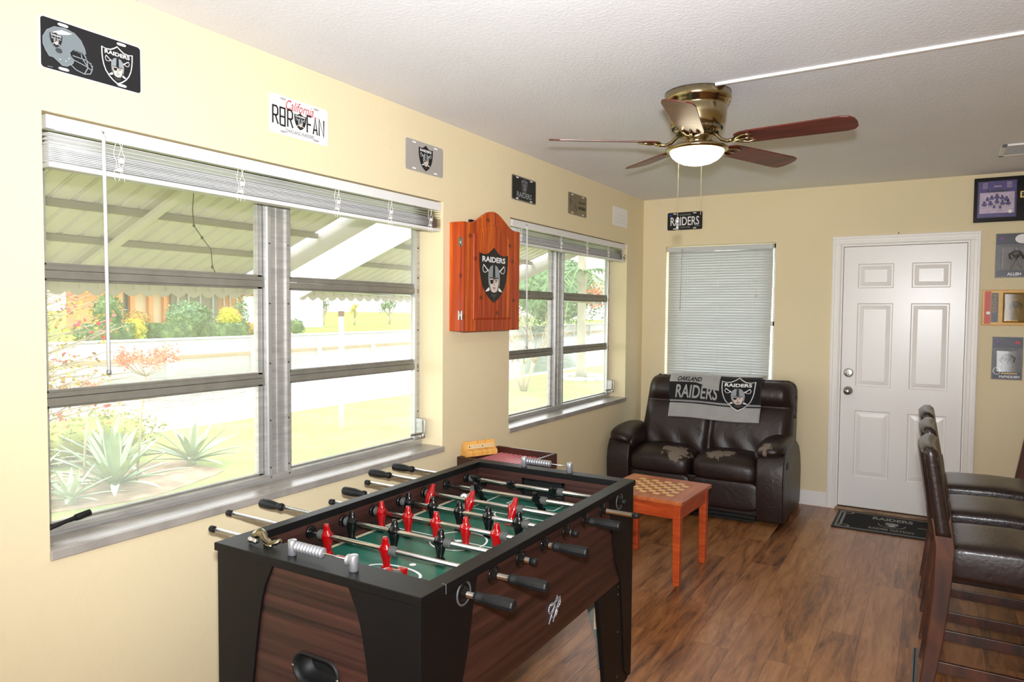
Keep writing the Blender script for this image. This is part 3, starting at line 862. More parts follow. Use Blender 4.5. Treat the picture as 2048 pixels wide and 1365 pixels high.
# playfield
pf = MB(); tbox(pf, (ix0 - .004, iy0 - .015, ZF - .01), (ix1 + .004, iy1 + .003, ZF), M['field'])
pf = pf.build('playfield', T)
A = Art(); cx, cy = (ix0 + ix1) / 2, (iy0 + iy1) / 2 - .02
def L(pts, w=.006, key='art_white'): A.line([(p[0] - TC.x, p[1] - TC.y) for p in pts], w, key, 1)
A.rect(ix0 - TC.x, iy0 - TC.y, ix0 + .016 - TC.x, iy1 - TC.y, 'cream', 1); A.rect(ix1 - .016 - TC.x, iy0 - TC.y, ix1 - TC.x, iy1 - TC.y, 'cream', 1)
L([(ix0 + .016, cy), (ix1 - .016, cy)]); A.ring(cx - TC.x, cy - TC.y, .1, .1, .007, 'art_white', 2); A.ell(cx - TC.x, cy - TC.y, .012, .012, 'art_white', 2)
for s, ye in ((1, iy0 + .045), (-1, iy1 - .03)):
    L([(ix0 + .02, ye), (ix1 - .02, ye)])
    yq = 1.655 if s > 0 else ye + s * .24
    L([(cx - .2, ye), (cx - .2, yq), (cx + .2, yq), (cx + .2, ye)])
    L([(cx - .11, ye), (cx - .11, ye + s * .1), (cx + .11, ye + s * .1), (cx + .11, ye)] if s < 0 else [(cx - .11, ye), (cx + .11, ye)])
    if s > 0: A.ring(cx - TC.x, 1.655 - TC.y, .1, .048, .009, 'art_white', 2, a0=0, a1=180)
    else: A.ring(cx - TC.x, ye - .24 - TC.y, .075, .06, .006, 'art_white', 2, a0=180, a1=360)
    A.ell(cx - TC.x + .012, (1.736 if s > 0 else ye - .135) - TC.y, .011, .011, 'art_white', 3)
A.build('field_markings', pf, base=ZF + .0004)
# far goal, the dark of its opening painted as a black slab, and near ball return
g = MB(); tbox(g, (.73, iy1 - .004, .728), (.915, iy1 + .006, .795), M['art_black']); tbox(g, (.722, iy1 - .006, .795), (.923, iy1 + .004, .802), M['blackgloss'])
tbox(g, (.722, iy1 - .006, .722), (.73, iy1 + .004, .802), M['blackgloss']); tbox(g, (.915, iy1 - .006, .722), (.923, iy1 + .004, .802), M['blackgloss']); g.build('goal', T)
br = MB()
out, inn, deep = pill(1.08), pill(.92), pill(.72); i = br.mi(M['rubber'])
rings = [[br.bm.verts.new((p[0], y - TC.y, p[1])) for p in ring] for ring, y in ((out, by0 + .002), (out, by0 - .006), (inn, by0 - .006), (inn, by0 + .012), (deep, by0 + .05))]
for a, b in zip(rings, rings[1:]):
    for k in range(28): br.face([a[k], a[(k + 1) % 28], b[(k + 1) % 28], b[k]], i, True)
br.face(rings[-1], i)
br = br.build('ball_return_cup', T)
for s in (-1, 1):
    sc_ = MB(); sc_.lathe([(.0045, 0), (.004, .0015), (.0, .002)], tp(pcx + s * (hl + .0), by0 - .006, pcz), (0, -1, 0), 10, M['nickel']); sc_.build('screw', br)

# legs, each an L of two tapered boards with a curved black corner cover running up to the rail
def leg(sx, sy):
    X = TX0 + .006 if sx < 0 else TX1 - .006; Y = TY0 + .006 if sy < 0 else TY1 - .006
    def WX(w): return X - sx * w       # width measured inwards along x
    def WY(w): return Y - sy * w
    lg = MB()
    side = [(WY(.004), ZB - .002), (WY(.33), ZB - .002), (WY(.3285), ZB - .01), (WY(.262), .14), (WY(.25), .032), (WY(.03), .032), (WY(.004), .075)]
    lg.prism([(p[0] - TC.y, p[1]) for p in side], 'x', X - sx * .004 - TC.x, X - sx * .022 - TC.x, M['black'])
    end = [(WX(.006), ZB - .002), (WX(.245), ZB - .002), (WX(.2435), ZB - .01), (WX(.15), .14), (WX(.138), .032), (WX(.03), .032), (WX(.006), .075)]
    lg.prism([(p[0] - TC.x, p[1]) for p in end], 'y', Y - sy * .004 - TC.y, Y - sy * .02 - TC.y, M['black'])
    lo = lg.build('leg', T, bevel=.0012)
    # raw inner face of the end board
    ra = MB(); inn = [(WX(.024), ZB), (WX(.242), ZB), (WX(.148), .14), (WX(.136), .036), (WX(.024), .036)]
    ra.prism([(p[0] - TC.x, p[1]) for p in inn], 'y', Y - sy * .0202 - TC.y, Y - sy * .023 - TC.y, M['raw']); ra.build('inner_board', lo)
    cv = MB()
    ps = [(ZT - .0245, .245), (.76, .228), (.70, .217), (.63, .2), (.554, .175), (.473, .125), (.36, .105), (.25, .092), (.12, .075), (.085, .07), (.045, .03)]
    pe = [(ZT - .0245, .235), (.76, .204), (.715, .19), (.64, .175), (.565, .163), (.47, .15), (.36, .13), (.25, .11), (.12, .085), (.085, .08), (.04, .03), (.04, .002)]
    P = [(Y - sy * w - TC.y, z) for z, w in ps] + [(Y - sy * .0096 - TC.y, .05), (Y - sy * .0096 - TC.y, ZT - .0245)]
    cv.prism(P, 'x', X - TC.x, X - sx * .0075 - TC.x, M['black'])
    P = [(X - sx * w - TC.x, z) for z, w in pe] + [(X - TC.x, .06), (X - TC.x, ZT - .0245)]
    cv.prism(P, 'y', Y - TC.y, Y - sy * .0095 - TC.y, M['black'])
    cv.build('corner_cover', lo, bevel=.0012)
    lv = MB(); lv.cyl(tp(X - sx * .05, Y - sy * .06, .0), tp(X - sx * .05, Y - sy * .06, .012), .028, m=M['rubber'], n=20).cyl(tp(X - sx * .05, Y - sy * .06, .012), tp(X - sx * .05, Y - sy * .06, .04), .008, m=M['nickel'], n=10); lv.build('leveler', lo)
    for zz in (.45, .42, .27, .09):
        sw = MB(); sw.lathe([(.004, 0), (.003, .0012), (0, .0016)], tp(X - sx * .0035, WY(.14), zz), (sx, 0, 0), 8, M['nickel']); sw.build('screw', lo)
    return lo


legs = {(sx, sy): leg(sx, sy) for sx in (-1, 1) for sy in (-1, 1)}
lab = Art(); lab.rect(0, 0, .05, .09, 'paper', 1)
for k in range(6): lab.rect(.006 + k * .007, .01, .0075 + k * .007, .08, 'art_red', 2)
lo = legs[(1, 1)]; lb = lab.build('paper_label', lo, fn=lambda x, y, w: tp(1.055 + x, TY1 - .0291 - .0005 - w, .20 + y))

# emblem on the long side
e = MB()
for (dy, dz) in ((0, 0), (.022, .024), (-.02, .02)):
    for k in range(14):
        a = 2 * pi * k / 14; b = 2 * pi * (k + 1) / 14
        e.tube([tp(bx1 + .003, 2.01 + dy + .02 * cos(a), .55 + dz + .016 * sin(a)), tp(bx1 + .003, 2.01 + dy + .02 * cos(b), .55 + dz + .016 * sin(b))], .0028, M['silver'], n=5)
for (y0_, z0_, y1_, z1_) in ((1.972, .525, 2.03, .6), (2.0, .522, 2.05, .59), (1.985, .58, 2.05, .585)): e.tube([tp(bx1 + .003, y0_, z0_), tp(bx1 + .003, y1_, z1_)], .0028, M['silver'], n=5)
e.build('side_emblem', T)
# thin worn mark on the near rail corner
mk = MB(); tbox(mk, (TX1 - .012, 1.403, ZT), (TX1 + .0006, 1.4045, ZT + .0004), M['raw']); tbox(mk, (TX1, 1.403, ZT - .024), (TX1 + .0006, 1.4045, ZT), M['raw']); mk.build('rail_seam', T)


def player(red, parent, x, rot):
    mb = MB(); m = M['redman'] if red else M['blackgloss']
    prof = [(0, .040), (.0058, .0395), (.0072, .034), (.0085, .024), (.0118, .014), (.0165, .006), (.0178, 0), (.0172, -.006), (.0135, -.018), (.0105, -.032), (.0088, -.045), (.0085, -.052), (.011, -.054)]
    mb.lathe([(r_ * 1.22 if abs(h_) < .016 else r_ * 1.38, h_) for r_, h_ in prof], (0, 0, 0), (0, 0, 1), 20, m, sx=1.0, sy=.8, up=(1, 0, 0))
    mb.hexa([(-.015, -.0125, -.068), (.015, -.0125, -.068), (.015, .0125, -.068), (-.015, .0125, -.068), (-.0125, -.009, -.051), (.0125, -.009, -.051), (.0125, .009, -.051), (-.0125, .009, -.051)], m)
    mb.cyl((-.019, 0, 0), (.019, 0, 0), .0125, m=m, n=18)
    o = mb.build('player_figure', parent, bevel=.001, seg=1)
    o.location = (x, 0, 0); o.rotation_euler = (radians(rot), 0, 0)
    return o


PROTO = {}
def put_player(red, parent, x, rot):
    if red not in PROTO: PROTO[red] = player(red, parent, x, rot); return
    c = PROTO[red].copy(); COL.objects.link(c); c.parent = parent; c.location = (x, 0, 0); c.rotation_euler = (radians(rot), 0, 0)


#        y      left   right  grip  red    men                               rotation of the men
rods = [(1.490, .184, 1.364, 'R', True, (.575, .765, .955), 78),
        (1.641, .072, 1.377, 'R', True, (.567, .816), 4),
        (1.792, .070, 1.261, 'L', False, (.532, .722, .912), -3),
        (1.944, .275, 1.354, 'R', True, (.532, .656, .780, .904, 1.027), 0),
        (2.095, .200, 1.249, 'L', False, (.536, .652, .773, .898, 1.022), 0),
        (2.246, .179, 1.337, 'R', True, (.525, .718, .912), -28),
        (2.396, .070, 1.347, 'L', False, (.654, .930), 35),
        (2.547, .078, 1.237, 'L', False, (.545, .725, .925), 62)]
for (ry, xa, xb, side, red, men, rot) in rods:
    mb = MB(); gl = .118
    lo_ = xa + (gl * .8 if side == 'L' else .01); hi_ = xb - (gl * .8 if side == 'R' else .01)
    mb.cyl((lo_ - TC.x, 0, 0), (hi_ - TC.x, 0, 0), .0079, m=M['steel'], n=20)
    r = mb.build('rod', T); r.location = (0, ry - TC.y, ZR)
    for mx_ in men: put_player(red, r, mx_ - TC.x, rot)
    # rubber bumpers beside the outermost men
    for bxx, s in ((men[0] - .026, -1), (men[-1] + .026, 1)):
        if bxx < ix0 + .012: bxx = ix0 + .014
        b = MB(); prof = []
        for k in range(4): prof += [(.0155, k * .006), (.0155, k * .006 + .0042), (.0128, k * .006 + .0045), (.0128, k * .006 + .0058)]
        b.lathe(prof, (bxx - TC.x - .006, 0, 0), (1, 0, 0), 22, M['greyrubber']); b.build('bumper', r)
    # grip and end cap
    gx = xb if side == 'R' else xa; d = -1 if side == 'R' else 1
    g = MB(); prof = [(.0, 0), (.0145, .0), (.0165, .004), (.0172, .03), (.0165, .058), (.0135, .082), (.0122, .092), (.0135, .101), (.0148, .108), (.0128, .116), (.0085, gl)]
    g.lathe(prof, (gx - TC.x, 0, 0), (d, 0, 0), 16 if side == 'R' else 24, M['rubber'], smooth=(side == 'L'), rfn=(lambda a, h: 1.0 if h > .075 else 1 - .045 * (1 - abs(cos(4 * a)))) if side == 'R' else None)
    g.build('handle_grip', r)
    cx_ = xa if side == 'R' else xb; d = 1 if side == 'R' else -1
    c = MB(); c.lathe([(0, 0), (.0095, 0), (.0108, .002), (.0108, .02), (.0085, .021)], (cx_ - TC.x, 0, 0), (d, 0, 0), 18, M['rubber']); c.build('end_cap', r)

for k, (ry, *_r) in enumerate(rods):
    for (xo, d) in ((bx1, 1), (bx0, -1)):
        b = MB(); b.lathe([(.027, 0), (.027, .003), (.021, .005), (.0135, .006), (.0125, .016), (.0088, .0165)], tp(xo, ry, ZR), (d, 0, 0), 26, M['blackgloss'])
        if k in (0, 7) and d > 0: b.lathe([(.033, 0), (.033, .007), (.028, .008), (.027, .004)], tp(xo, ry, ZR), (d, 0, 0), 30, M['ringgrey'])
        b.build('rod_bearing', T)
    for (xo, d) in ((ix0 - .006, 1), (ix1 + .006, -1)):
        b = MB(); b.lathe([(.0215, 0), (.0215, .006), (.0175, .009), (.0125, .0095), (.0088, .0095)], tp(xo, ry, ZR), (d, 0, 0), 26, M['blackgloss']); b.build('rod_bearing', T)


def score_counter(xa, xb, y, nleft, right_bead, zo=.036):
    c = MB(); posts = []
    for x in (xa, xb):
        c.lathe([(.0125, 0), (.0125, .04), (.0118, .042), (.0, .042)], tp(x, y, ZT), (0, 0, 1), 28, M['silver'])
    o = c.build('score_counter', T, bevel=.0006, seg=1)
    a = MB(); a.cyl(tp(xa, y, ZT + .026), tp(xb, y, ZT + .026), .0024, m=M['steel'], n=10); a.build('counter_rod', o)
    def bead(x):
        b = MB(); b.lathe([(.004, -.0068), (.0095, -.005), (.0148, -.0015), (.0148, .0015), (.0095, .005), (.004, .0068)], (0, 0, 0), (1, 0, 0), 22, M['silver']); q = b.build('score_bead', o); q.location = tp(x, y, ZT + .026); return q
    first = bead(xa + .021)
    for k in range(1, nleft):
        q = first.copy(); COL.objects.link(q); q.parent = o; q.location = tp(xa + .021 + k * .0118, y, ZT + .026)
    if right_bead:
        q = first.copy(); COL.objects.link(q); q.parent = o; q.location = tp(xb - .019, y, ZT + .026)


score_counter(.729, .958, 1.352, 9, True)
score_counter(.712, .934, 2.673, 10, False)

# loose things on and in the table
M['pewter'] = mat('dull_bronze_metal', (150, 142, 118), .22, 1.0)
tk = MB(); cx0, cy0 = .60, 1.368
tk.tube([(-.052, 0, .012), (-.04, .004, .024), (-.022, .004, .031), (-.008, 0, .028), (.004, -.004, .016), (.022, -.006, .009), (.04, -.002, .012), (.054, .004, .02)], [.008, .0125, .014, .012, .009, .0085, .008, .006], M['pewter'], n=12)
tk.tube([(-.056, -.004, .006), (-.045, -.012, .012), (-.03, -.013, .012), (-.018, -.008, .01)], [.006, .0075, .008, .006], M['chrome'], n=10)
tk.blob((-.043, -.014, .013), (.009, .008, .009), .9, (12, 8), M['chrome']); tk.blob((-.025, -.015, .011), (.008, .007, .008), .9, (12, 8), M['chrome'])
tk.tube([(.004, -.01, .004), (.02, -.013, .0045), (.036, -.012, .005)], .0045, M['pewter'], n=8)
o = tk.build('metal_trinket'); o.location = (cx0, cy0, ZT + .0005); o.rotation_euler = (0, 0, radians(6)); tag(o, 'small shiny metal trinket lying on the near black rail beside the score beads', 'trinket')
bl = MB(); bl.blob((0, 0, 0), (.0165,) * 3, 1.0, (24, 16), M['art_white']); bl.blob((.008, -.0125, .005), (.004, .004, .004), 1.0, (8, 6), M['field'])
o = bl.build('foosball_ball'); o.location = (.553, 2.44, ZF + .0172); tag(o, 'small white ball lying on the green playfield near its far left corner', 'ball')
# ------------------------------------------------------------------ chess table
M['cherry'] = wood('bright_cherry_wood', [(.1, (158, 58, 22)), (.5, (184, 74, 30)), (.9, (200, 92, 42))], (1.2, 1.2, 10), 2.5, rough=.35, coat=.2, dist=.6, bump=.02)
M['cherry_top'] = wood('cherry_table_top', [(.1, (168, 84, 42)), (.5, (188, 102, 56)), (.9, (206, 120, 70))], (10, 1.2, 1), 2.2, rough=.35, coat=.2, dist=.6, bump=.02)
M['maple'] = mat('inlaid_maple_squares', (238, 194, 124), .4, noise=.06, nscale=30)
t = thing('chess_table', 'small cherry-red wooden table with an inlaid chessboard top', 'side table', (.835, 4.052, 0), radians(-2.8))
tw, th = .257, .48
MB().box((-tw, -tw, th - .022), (tw, tw, th), M['cherry_top']).build('tabletop', t, bevel=.003)
bd = Art(); q = .0415
for a in range(8):
    for b in range(8):
        if (a + b) % 2: bd.rect((a - 4) * q, (b - 4) * q, (a - 3) * q, (b - 3) * q, 'maple', 1)
M['cherry_sq'] = mat('inlaid_cherry_squares', (170, 84, 36), .4, noise=.08, nscale=30)
bd.rect(-4.15 * q, -4.15 * q, 4.15 * q, 4.15 * q, 'cherry_sq', 0)
bd.build('chessboard', t, base=th + .0004)
ap = MB()
for s in (-1, 1):
    ap.box((-tw + .05, s * (tw - .035), th - .105), (tw - .05, s * (tw - .02), th - .0225), M['cherry']); ap.box((s * (tw - .035), -tw + .05, th - .105), (s * (tw - .02), tw - .05, th - .0225), M['cherry'])
ap.build('apron', t, bevel=.001)
lp = None
for sx in (-1, 1):
    for sy in (-1, 1):
        x, y = sx * (tw - .037), sy * (tw - .037); k = .023; k2 = .0185
        l = MB(); l.hexa([(x - k2, y - k2, 0), (x + k2, y - k2, 0), (x + k2, y + k2, 0), (x - k2, y + k2, 0), (x - k, y - k, th - .0225), (x + k, y - k, th - .0225), (x + k, y + k, th - .0225), (x - k, y + k, th - .0225)], M['cherry']); l.build('leg', t, bevel=.003)

# ------------------------------------------------------------------ backgammon table beside the wall, with a tile rack and coaster
M['dkwood'] = wood('dark_mahogany_frame', [(.1, (42, 20, 14)), (.5, (64, 32, 22)), (.9, (86, 44, 30))], (1.2, 8, 1.2), 2.5, rough=.35, dist=.6, bump=.02)
M['felt_red'] = mat('dark_red_inlay', (132, 24, 36), .5); M['felt_pink'] = mat('pink_red_slats', (214, 128, 136), .45)
t = thing('game_table', 'dark wood games table with a sunken tray of pink and red stripes', 'game table', (.258, 3.285, 0), radians(-2.6))
g = .198; H = .74
f = MB()
for a, b in (((-g, -g), (g, -g + .018)), ((-g, g - .018), (g, g)), ((-g, -g + .018), (-g + .018, g - .018)), ((g - .018, -g + .018), (g, g - .018))): f.box((a[0], a[1], H - .085), (b[0], b[1], H), M['dkwood'])
f.build('tray_frame', t, bevel=.003)
b = MB(); b.box((-g + .017, -g + .017, H - .05), (g - .017, g - .017, H - .04), M['felt_red']); b.build('tray_floor', t)
st = MB()
for k in range(11):
    x = -g + .028 + k * .032; st.hexa([(x, -g + .02, H - .0395), (x + .024, -g + .02, H - .0395), (x + .024, g - .02, H - .0395), (x, g - .02, H - .0395), (x + .002, -g + .02, H - .034), (x + .022, -g + .02, H - .034), (x + .022, g - .02, H - .034), (x + .002, g - .02, H - .034)], M['felt_pink'])
st.build('tray_slats', t)
for sx in (-1, 1):
    for sy in (-1, 1):
        x, y = sx * (g - .03), sy * (g - .03); l = MB(); l.hexa([(x - .013, y - .013, 0), (x + .013, y - .013, 0), (x + .013, y + .013, 0), (x - .013, y + .013, 0), (x - .02, y - .02, H - .0855), (x + .02, y - .02, H - .0855), (x + .02, y + .02, H - .0855), (x - .02, y + .02, H - .0855)], M['dkwood']); l.build('leg', t, bevel=.002)
M['maple_rack'] = wood('honey_maple_rack', [(.1, (202, 142, 66)), (.5, (222, 164, 84)), (.9, (234, 182, 104))], (9, 1.5, 1), 3, rough=.35, bump=.01)
M['tile'] = mat('ivory_tile', (226, 198, 150), .4)
r = thing('tile_rack', 'honey-coloured wooden rack holding lettered tiles on the games table', 'tile rack', (.124, 3.205, H), radians(64))
hw = .098
rk = MB(); rk.prism([(-.032, .0005), (.034, .0005), (.034, .03), (.012, .078), (.004, .078), (-.012, .036), (-.026, .03), (-.034, .022)], 'x', -hw, hw, M['maple_rack']); rk.build('rack_body', r, bevel=.0015)
for k in range(10):
    x = -.072 + k * .0162
    tl = MB(); c, s = cos(radians(-20)), sin(radians(-20))
    Mx = Matrix.Translation((x, -.0145, .0505)) @ Matrix.Rotation(radians(-21), 4, 'X')
    tl.box((-.0073, -.003, -.0115), (.0073, .0015, .0105), M['tile'], M=Mx); to = tl.build('letter_tile', r, bevel=.0008, seg=1)
    a = Art(); a.text('CHECKPOINT'[k] if False else 'ILTEAINGRE'[k], -.003, .003, -.0045, .0045, 'art_dark', 1); a.build('tile_letter', to, fn=lambda u, v, w, Mx=Mx: Mx @ Vector((u, -.003 - w, v)))
M['cork'] = mat('tan_coaster_board', (190, 170, 128), .7, noise=.1, nscale=40)
co = MB(); co.box((-.05, -.05, .0), (.05, .05, .005), M['cork']); co = co.build('coaster', None, bevel=.001); co.location = (.225, 3.165, H - .0338); co.rotation_euler = (0, 0, radians(58)); tag(co, 'flat square tan coaster lying on the pink and red stripes', 'coaster')

# ------------------------------------------------------------------ dartboard cabinet
M['cedar'] = wood('knotty_red_cedar', [(.0, (112, 32, 2)), (.35, (160, 54, 4)), (.65, (184, 72, 8)), (1, (222, 116, 26))], (6, 14, .6), 1.6, rough=.42, coat=.05, knots=(4.2, (84, 24, 4), (1.0, 1.5, 1.0)), dist=.7, bump=.02, gain=(.32, .68))
t = thing('dartboard_cabinet', 'orange-stained cedar dartboard cabinet with a black team shield on its doors', 'dartboard cabinet', (0, 3.385, 1.417))
y0, y1 = -.293, .293; zt_ = .583; dth = .022; dep = .072


def arch(y):
    a = min(1, abs(y) / .245); return zt_ + .085 * (.5 + .5 * cos(pi * a))


b = MB()
b.box((.0005, y0 + .018, .018), (.012, y1 - .018, zt_ - .018), M['cedar'])
b.box((.0005, y0, 0), (dep, y0 + .018, zt_), M['cedar']).box((.0005, y1 - .018, 0), (dep, y1, zt_), M['cedar'])
b.box((.0005, y0 + .018, 0), (dep, y1 - .018, .018), M['cedar']).box((.0005, y0 + .018, zt_ - .018), (dep, y1 - .018, zt_), M['cedar'])
b.build('cabinet_box', t, bevel=.0015)
br_ = MB(); br_.box((.0008, -.12, zt_), (.02, -.07, zt_ + .035), M['blackgloss']); br_.build('wall_hanger', t, bevel=.004)
for s in (-1, 1):
    ya, yb = (y0, -.0012) if s < 0 else (.0012, y1)
    n = 20; top = [(ya + (yb - ya) * k / n, arch(ya + (yb - ya) * k / n)) for k in range(n + 1)]
    d = MB(); d.prism([(ya, -.002), (yb, -.002)] + top[::-1], 'x', dep + .002, dep + dth, M['cedar']); do = d.build('door', t, bevel=.003, angle=50)
    # raised panel with routed edge
    pa, pb = (-.205, -.0012) if s < 0 else (.0012, .195)
    def ptop(y, ins=0):
        a = min(1, abs(y + .005) / .2); return .53 + .062 * (.5 + .5 * cos(pi * a)) - ins
    p = MB(); i = p.mi(M['cedar'])
    def outline(ins):
        a0 = pa + (ins if s < 0 else 0); b0 = pb - (ins if s > 0 else 0)
        P = [(a0, .062 + ins), (b0, .062 + ins)]; P += [(b0 + (a0 - b0) * k / 16, ptop(b0 + (a0 - b0) * k / 16, ins)) for k in range(17)]
        return P
    rr_ = []
    for ins, xo in ((0, .0002), (.004, .0045), (.012, .0065), (.018, .0065)):
        rr_.append([p.bm.verts.new((dep + dth + xo, q[0], q[1])) for q in outline(ins)])
    for A_, B_ in zip(rr_, rr_[1:]):
        for k in range(len(A_)): p.face([A_[k], A_[(k + 1) % len(A_)], B_[(k + 1) % len(B_)], B_[k]], i)
    pl = outline(.018)
    for tr3 in tessellate_polygon([[Vector((q[0], q[1], 0)) for q in pl]]): p.face([rr_[-1][k] for k in tr3], i)
    p.build('raised_panel', do)
    for zz in (.085, .475):
        h = MB(); yy = y0 if s < 0 else y1
        h.box((dep - .012, yy - .0025 * (1 if s < 0 else -1), zz - .024), (dep + .014, yy + .001 * (1 if s < 0 else -1), zz + .024), M['nickel'])
        h.cyl((dep + .001, yy + s * .0035, zz - .024), (dep + .001, yy + s * .0035, zz + .024), .0038, m=M['nickel'], n=10); h.build('hinge', do)
em = Art(); em.add(EMB_PLAIN, 0, 0, .302, .24)
em.rect(-.0025, -.158, -.0008, -.118, 'art_silver', 9)
em.build('team_emblem', t, fn=lambda u, v, w: (dep + dth + .0068 + w, u - .006, v + .318))

# ------------------------------------------------------------------ loveseat
LX0, LX1 = .03, 1.365
M['peel'] = mat('worn_grey_backing', (120, 108, 96), .85)


def leather_worn():
    m, nt, b = newmat('worn_brown_leather')
    tc = N(nt, 'ShaderNodeTexCoord')
    nz = N(nt, 'ShaderNodeTexNoise', Scale=14.0, Detail=5.0); nt.links.new(tc.outputs['Object'], nz.inputs['Vector'])
    big = N(nt, 'ShaderNodeTexNoise', Scale=13.0, Detail=4.0, Roughness=.55, Distortion=1.5); mp = N(nt, 'ShaderNodeMapping'); mp.inputs['Scale'].default_value = (1.0, .55, .55); nt.links.new(tc.outputs['Object'], mp.inputs['Vector']); nt.links.new(mp.outputs[0], big.inputs['Vector'])
    total = None
    for (c, rad) in (((.585, 5.27, .455), .135), ((.50, 5.30, .465), .07), ((.865, 5.29, .465), .10), ((.95, 5.32, .47), .08), ((1.235, 5.22, .565), .085)):
        v = N(nt, 'ShaderNodeVectorMath', operation='DISTANCE'); v.inputs[1].default_value = c; nt.links.new(tc.outputs['Object'], v.inputs[0])
        r = N(nt, 'ShaderNodeMapRange'); r.inputs[1].default_value = rad; r.inputs[2].default_value = rad * .35; r.inputs[3].default_value = 0; r.inputs[4].default_value = .42
        nt.links.new(v.outputs['Value'], r.inputs[0])
        if total is None: total = r.outputs[0]
        else:
            mxx = N(nt, 'ShaderNodeMath', operation='MAXIMUM'); nt.links.new(total, mxx.inputs[0]); nt.links.new(r.outputs[0], mxx.inputs[1]); total = mxx.outputs[0]
    ad = N(nt, 'ShaderNodeMath', operation='ADD'); nt.links.new(total, ad.inputs[0]); nt.links.new(big.outputs[0], ad.inputs[1])
    th = N(nt, 'ShaderNodeMapRange'); th.inputs[1].default_value = .735; th.inputs[2].default_value = .75; nt.links.new(ad.outputs[0], th.inputs[0])
    base = N(nt, 'ShaderNodeMix', data_type='RGBA'); base.inputs[6].default_value = lin((28, 18, 16)); base.inputs[7].default_value = lin((44, 28, 25)); nt.links.new(nz.outputs[0], base.inputs[0])
    mx = N(nt, 'ShaderNodeMix', data_type='RGBA'); mx.inputs[7].default_value = lin((122, 110, 98)); nt.links.new(th.outputs[0], mx.inputs[0]); nt.links.new(base.outputs[2], mx.inputs[6]); nt.links.new(mx.outputs[2], b.inputs['Base Color'])
    ro = N(nt, 'ShaderNodeMapRange'); ro.inputs[3].default_value = .42; ro.inputs[4].default_value = .85; nt.links.new(th.outputs[0], ro.inputs[0]); nt.links.new(ro.outputs[0], b.inputs['Roughness'])
    bz = N(nt, 'ShaderNodeTexNoise', Scale=80.0, Detail=3.0); nt.links.new(tc.outputs['Object'], bz.inputs['Vector'])
    wr = N(nt, 'ShaderNodeTexNoise', Scale=9.0, Detail=3.0, Distortion=1.0); nt.links.new(tc.outputs['Object'], wr.inputs['Vector'])
    am = N(nt, 'ShaderNodeMath', operation='MULTIPLY_ADD'); am.inputs[1].default_value = .12; nt.links.new(bz.outputs[0], am.inputs[0]); nt.links.new(wr.outputs[0], am.inputs[2])
    bp = N(nt, 'ShaderNodeBump', Strength=.2, Distance=.02); nt.links.new(am.outputs[0], bp.inputs['Height']); nt.links.new(bp.outputs[0], b.inputs['Normal'])
    return m


M['worn'] = leather_worn()
S = thing('loveseat', 'dark brown leather reclining loveseat with peeling patches in the corner', 'sofa', (.70, 5.6, 0))
SO = -Vector(S.location)


def sbuild(mb, name, parent=S, **k):
    """meshes of the loveseat are modelled in room coordinates"""
    o = mb.build(name, parent, **k)
    if parent is S: o.location = SO
    return o


AW = .185
for s in (-1, 1):
    xa, xb = (LX0, LX0 + AW) if s < 0 else (LX1 - AW, LX1)
    prof = [(5.215, .035), (5.19, .20), (5.18, .36), (5.195, .45), (5.235, .515), (5.31, .55), (5.50, .56), (5.74, .55), (5.85, .50), (5.92, .42), (5.955, .3), (5.95, .12), (5.93, .035)]
    if s < 0: pass
    m_ = MB(); m_.prism(prof, 'x', xa, xb, M['worn']); arm = sbuild(m_, 'armrest', bevel=.032, seg=5, angle=24)
    for p_ in arm.data.polygons: p_.use_smooth = True
    # padded arm top, drooping over the inner side
    def f(p, s=s):
        k = p.y / .26
        return Vector((p.x - s * .0 , p.y, p.z + .012 * sin(9 * p.y) * .4 - .03 * max(0, -s * p.x / .1) - .02 * max(0, -k) ** 2))
    c = MB(); c.blob(((xa + xb) / 2 - s * .012, 5.445, .566), (.112, .27, .056), (.62, .75), (28, 18), M['worn'], fn=f)
    pad = sbuild(c, 'arm_pad', arm); pad.location = (0, 0, 0)
    c = MB(); c.blob((xb + .002 if s < 0 else xa - .002, 5.40, .50), (.03, .19, .065), (.6, .8), (20, 14), M['worn']); sbuild(c, 'arm_pad', arm)
# recliner pull on the outer right side
h = MB(); h.lathe([(.030, 0), (.03, .002), (.024, .0035), (.021, .001), (.0, .001)], (LX1 + .0, 5.33, .43), (1, 0, 0), 24, M['rubber'], sx=1, sy=1.0); sbuild(h, 'recliner_pull')

b0, b1 = LX0 + AW - .02, LX1 - AW + .02; xm = (b0 + b1) / 2 + .0
# base and fold-away leg rests
bs = MB(); bs.box((b0 + .0, 5.25, .05), (b1, 5.9, .30), M['worn']); sbuild(bs, 'base_frame', bevel=.01)
for a, b in ((b0, xm), (xm, b1)):
    cx_, hw = (a + b) / 2, (b - a) / 2 - .003
    c = MB(); c.blob((cx_, 5.265, .195), (hw, .052, .112), (.28, .38), (28, 18), M['worn']); sbuild(c, 'leg_rest')
    def f(p, hw=hw):
        u = p.x / hw; v = p.y / .27
        return Vector((p.x, p.y, p.z + (.022 * (1 - u * u) * (1 if p.z > 0 else 0)) - .035 * max(0, -v) ** 3 * (1 if p.z > 0 else .3)))
    c = MB(); c.blob((cx_, 5.455, .375), (hw, .272, .094), (.3, .5), (36, 22), M['worn'], fn=f); sbuild(c, 'seat_cushion')
ft = MB(); ft.box((b0 + .03, 5.235, .03), (b1 - .03, 5.26, .055), M['rubber']).box((b0 + .06, 5.20, .018), (b1 - .06, 5.225, .034), M['rubber']); sbuild(ft, 'footrest_bar', bevel=.003)
for fx in (b0 + .05, b1 - .07):
    for fy_ in (5.3, 5.85): sbuild(MB().box((fx, fy_, 0), (fx + .03, fy_ + .03, .052), M['rubber']), 'foot')


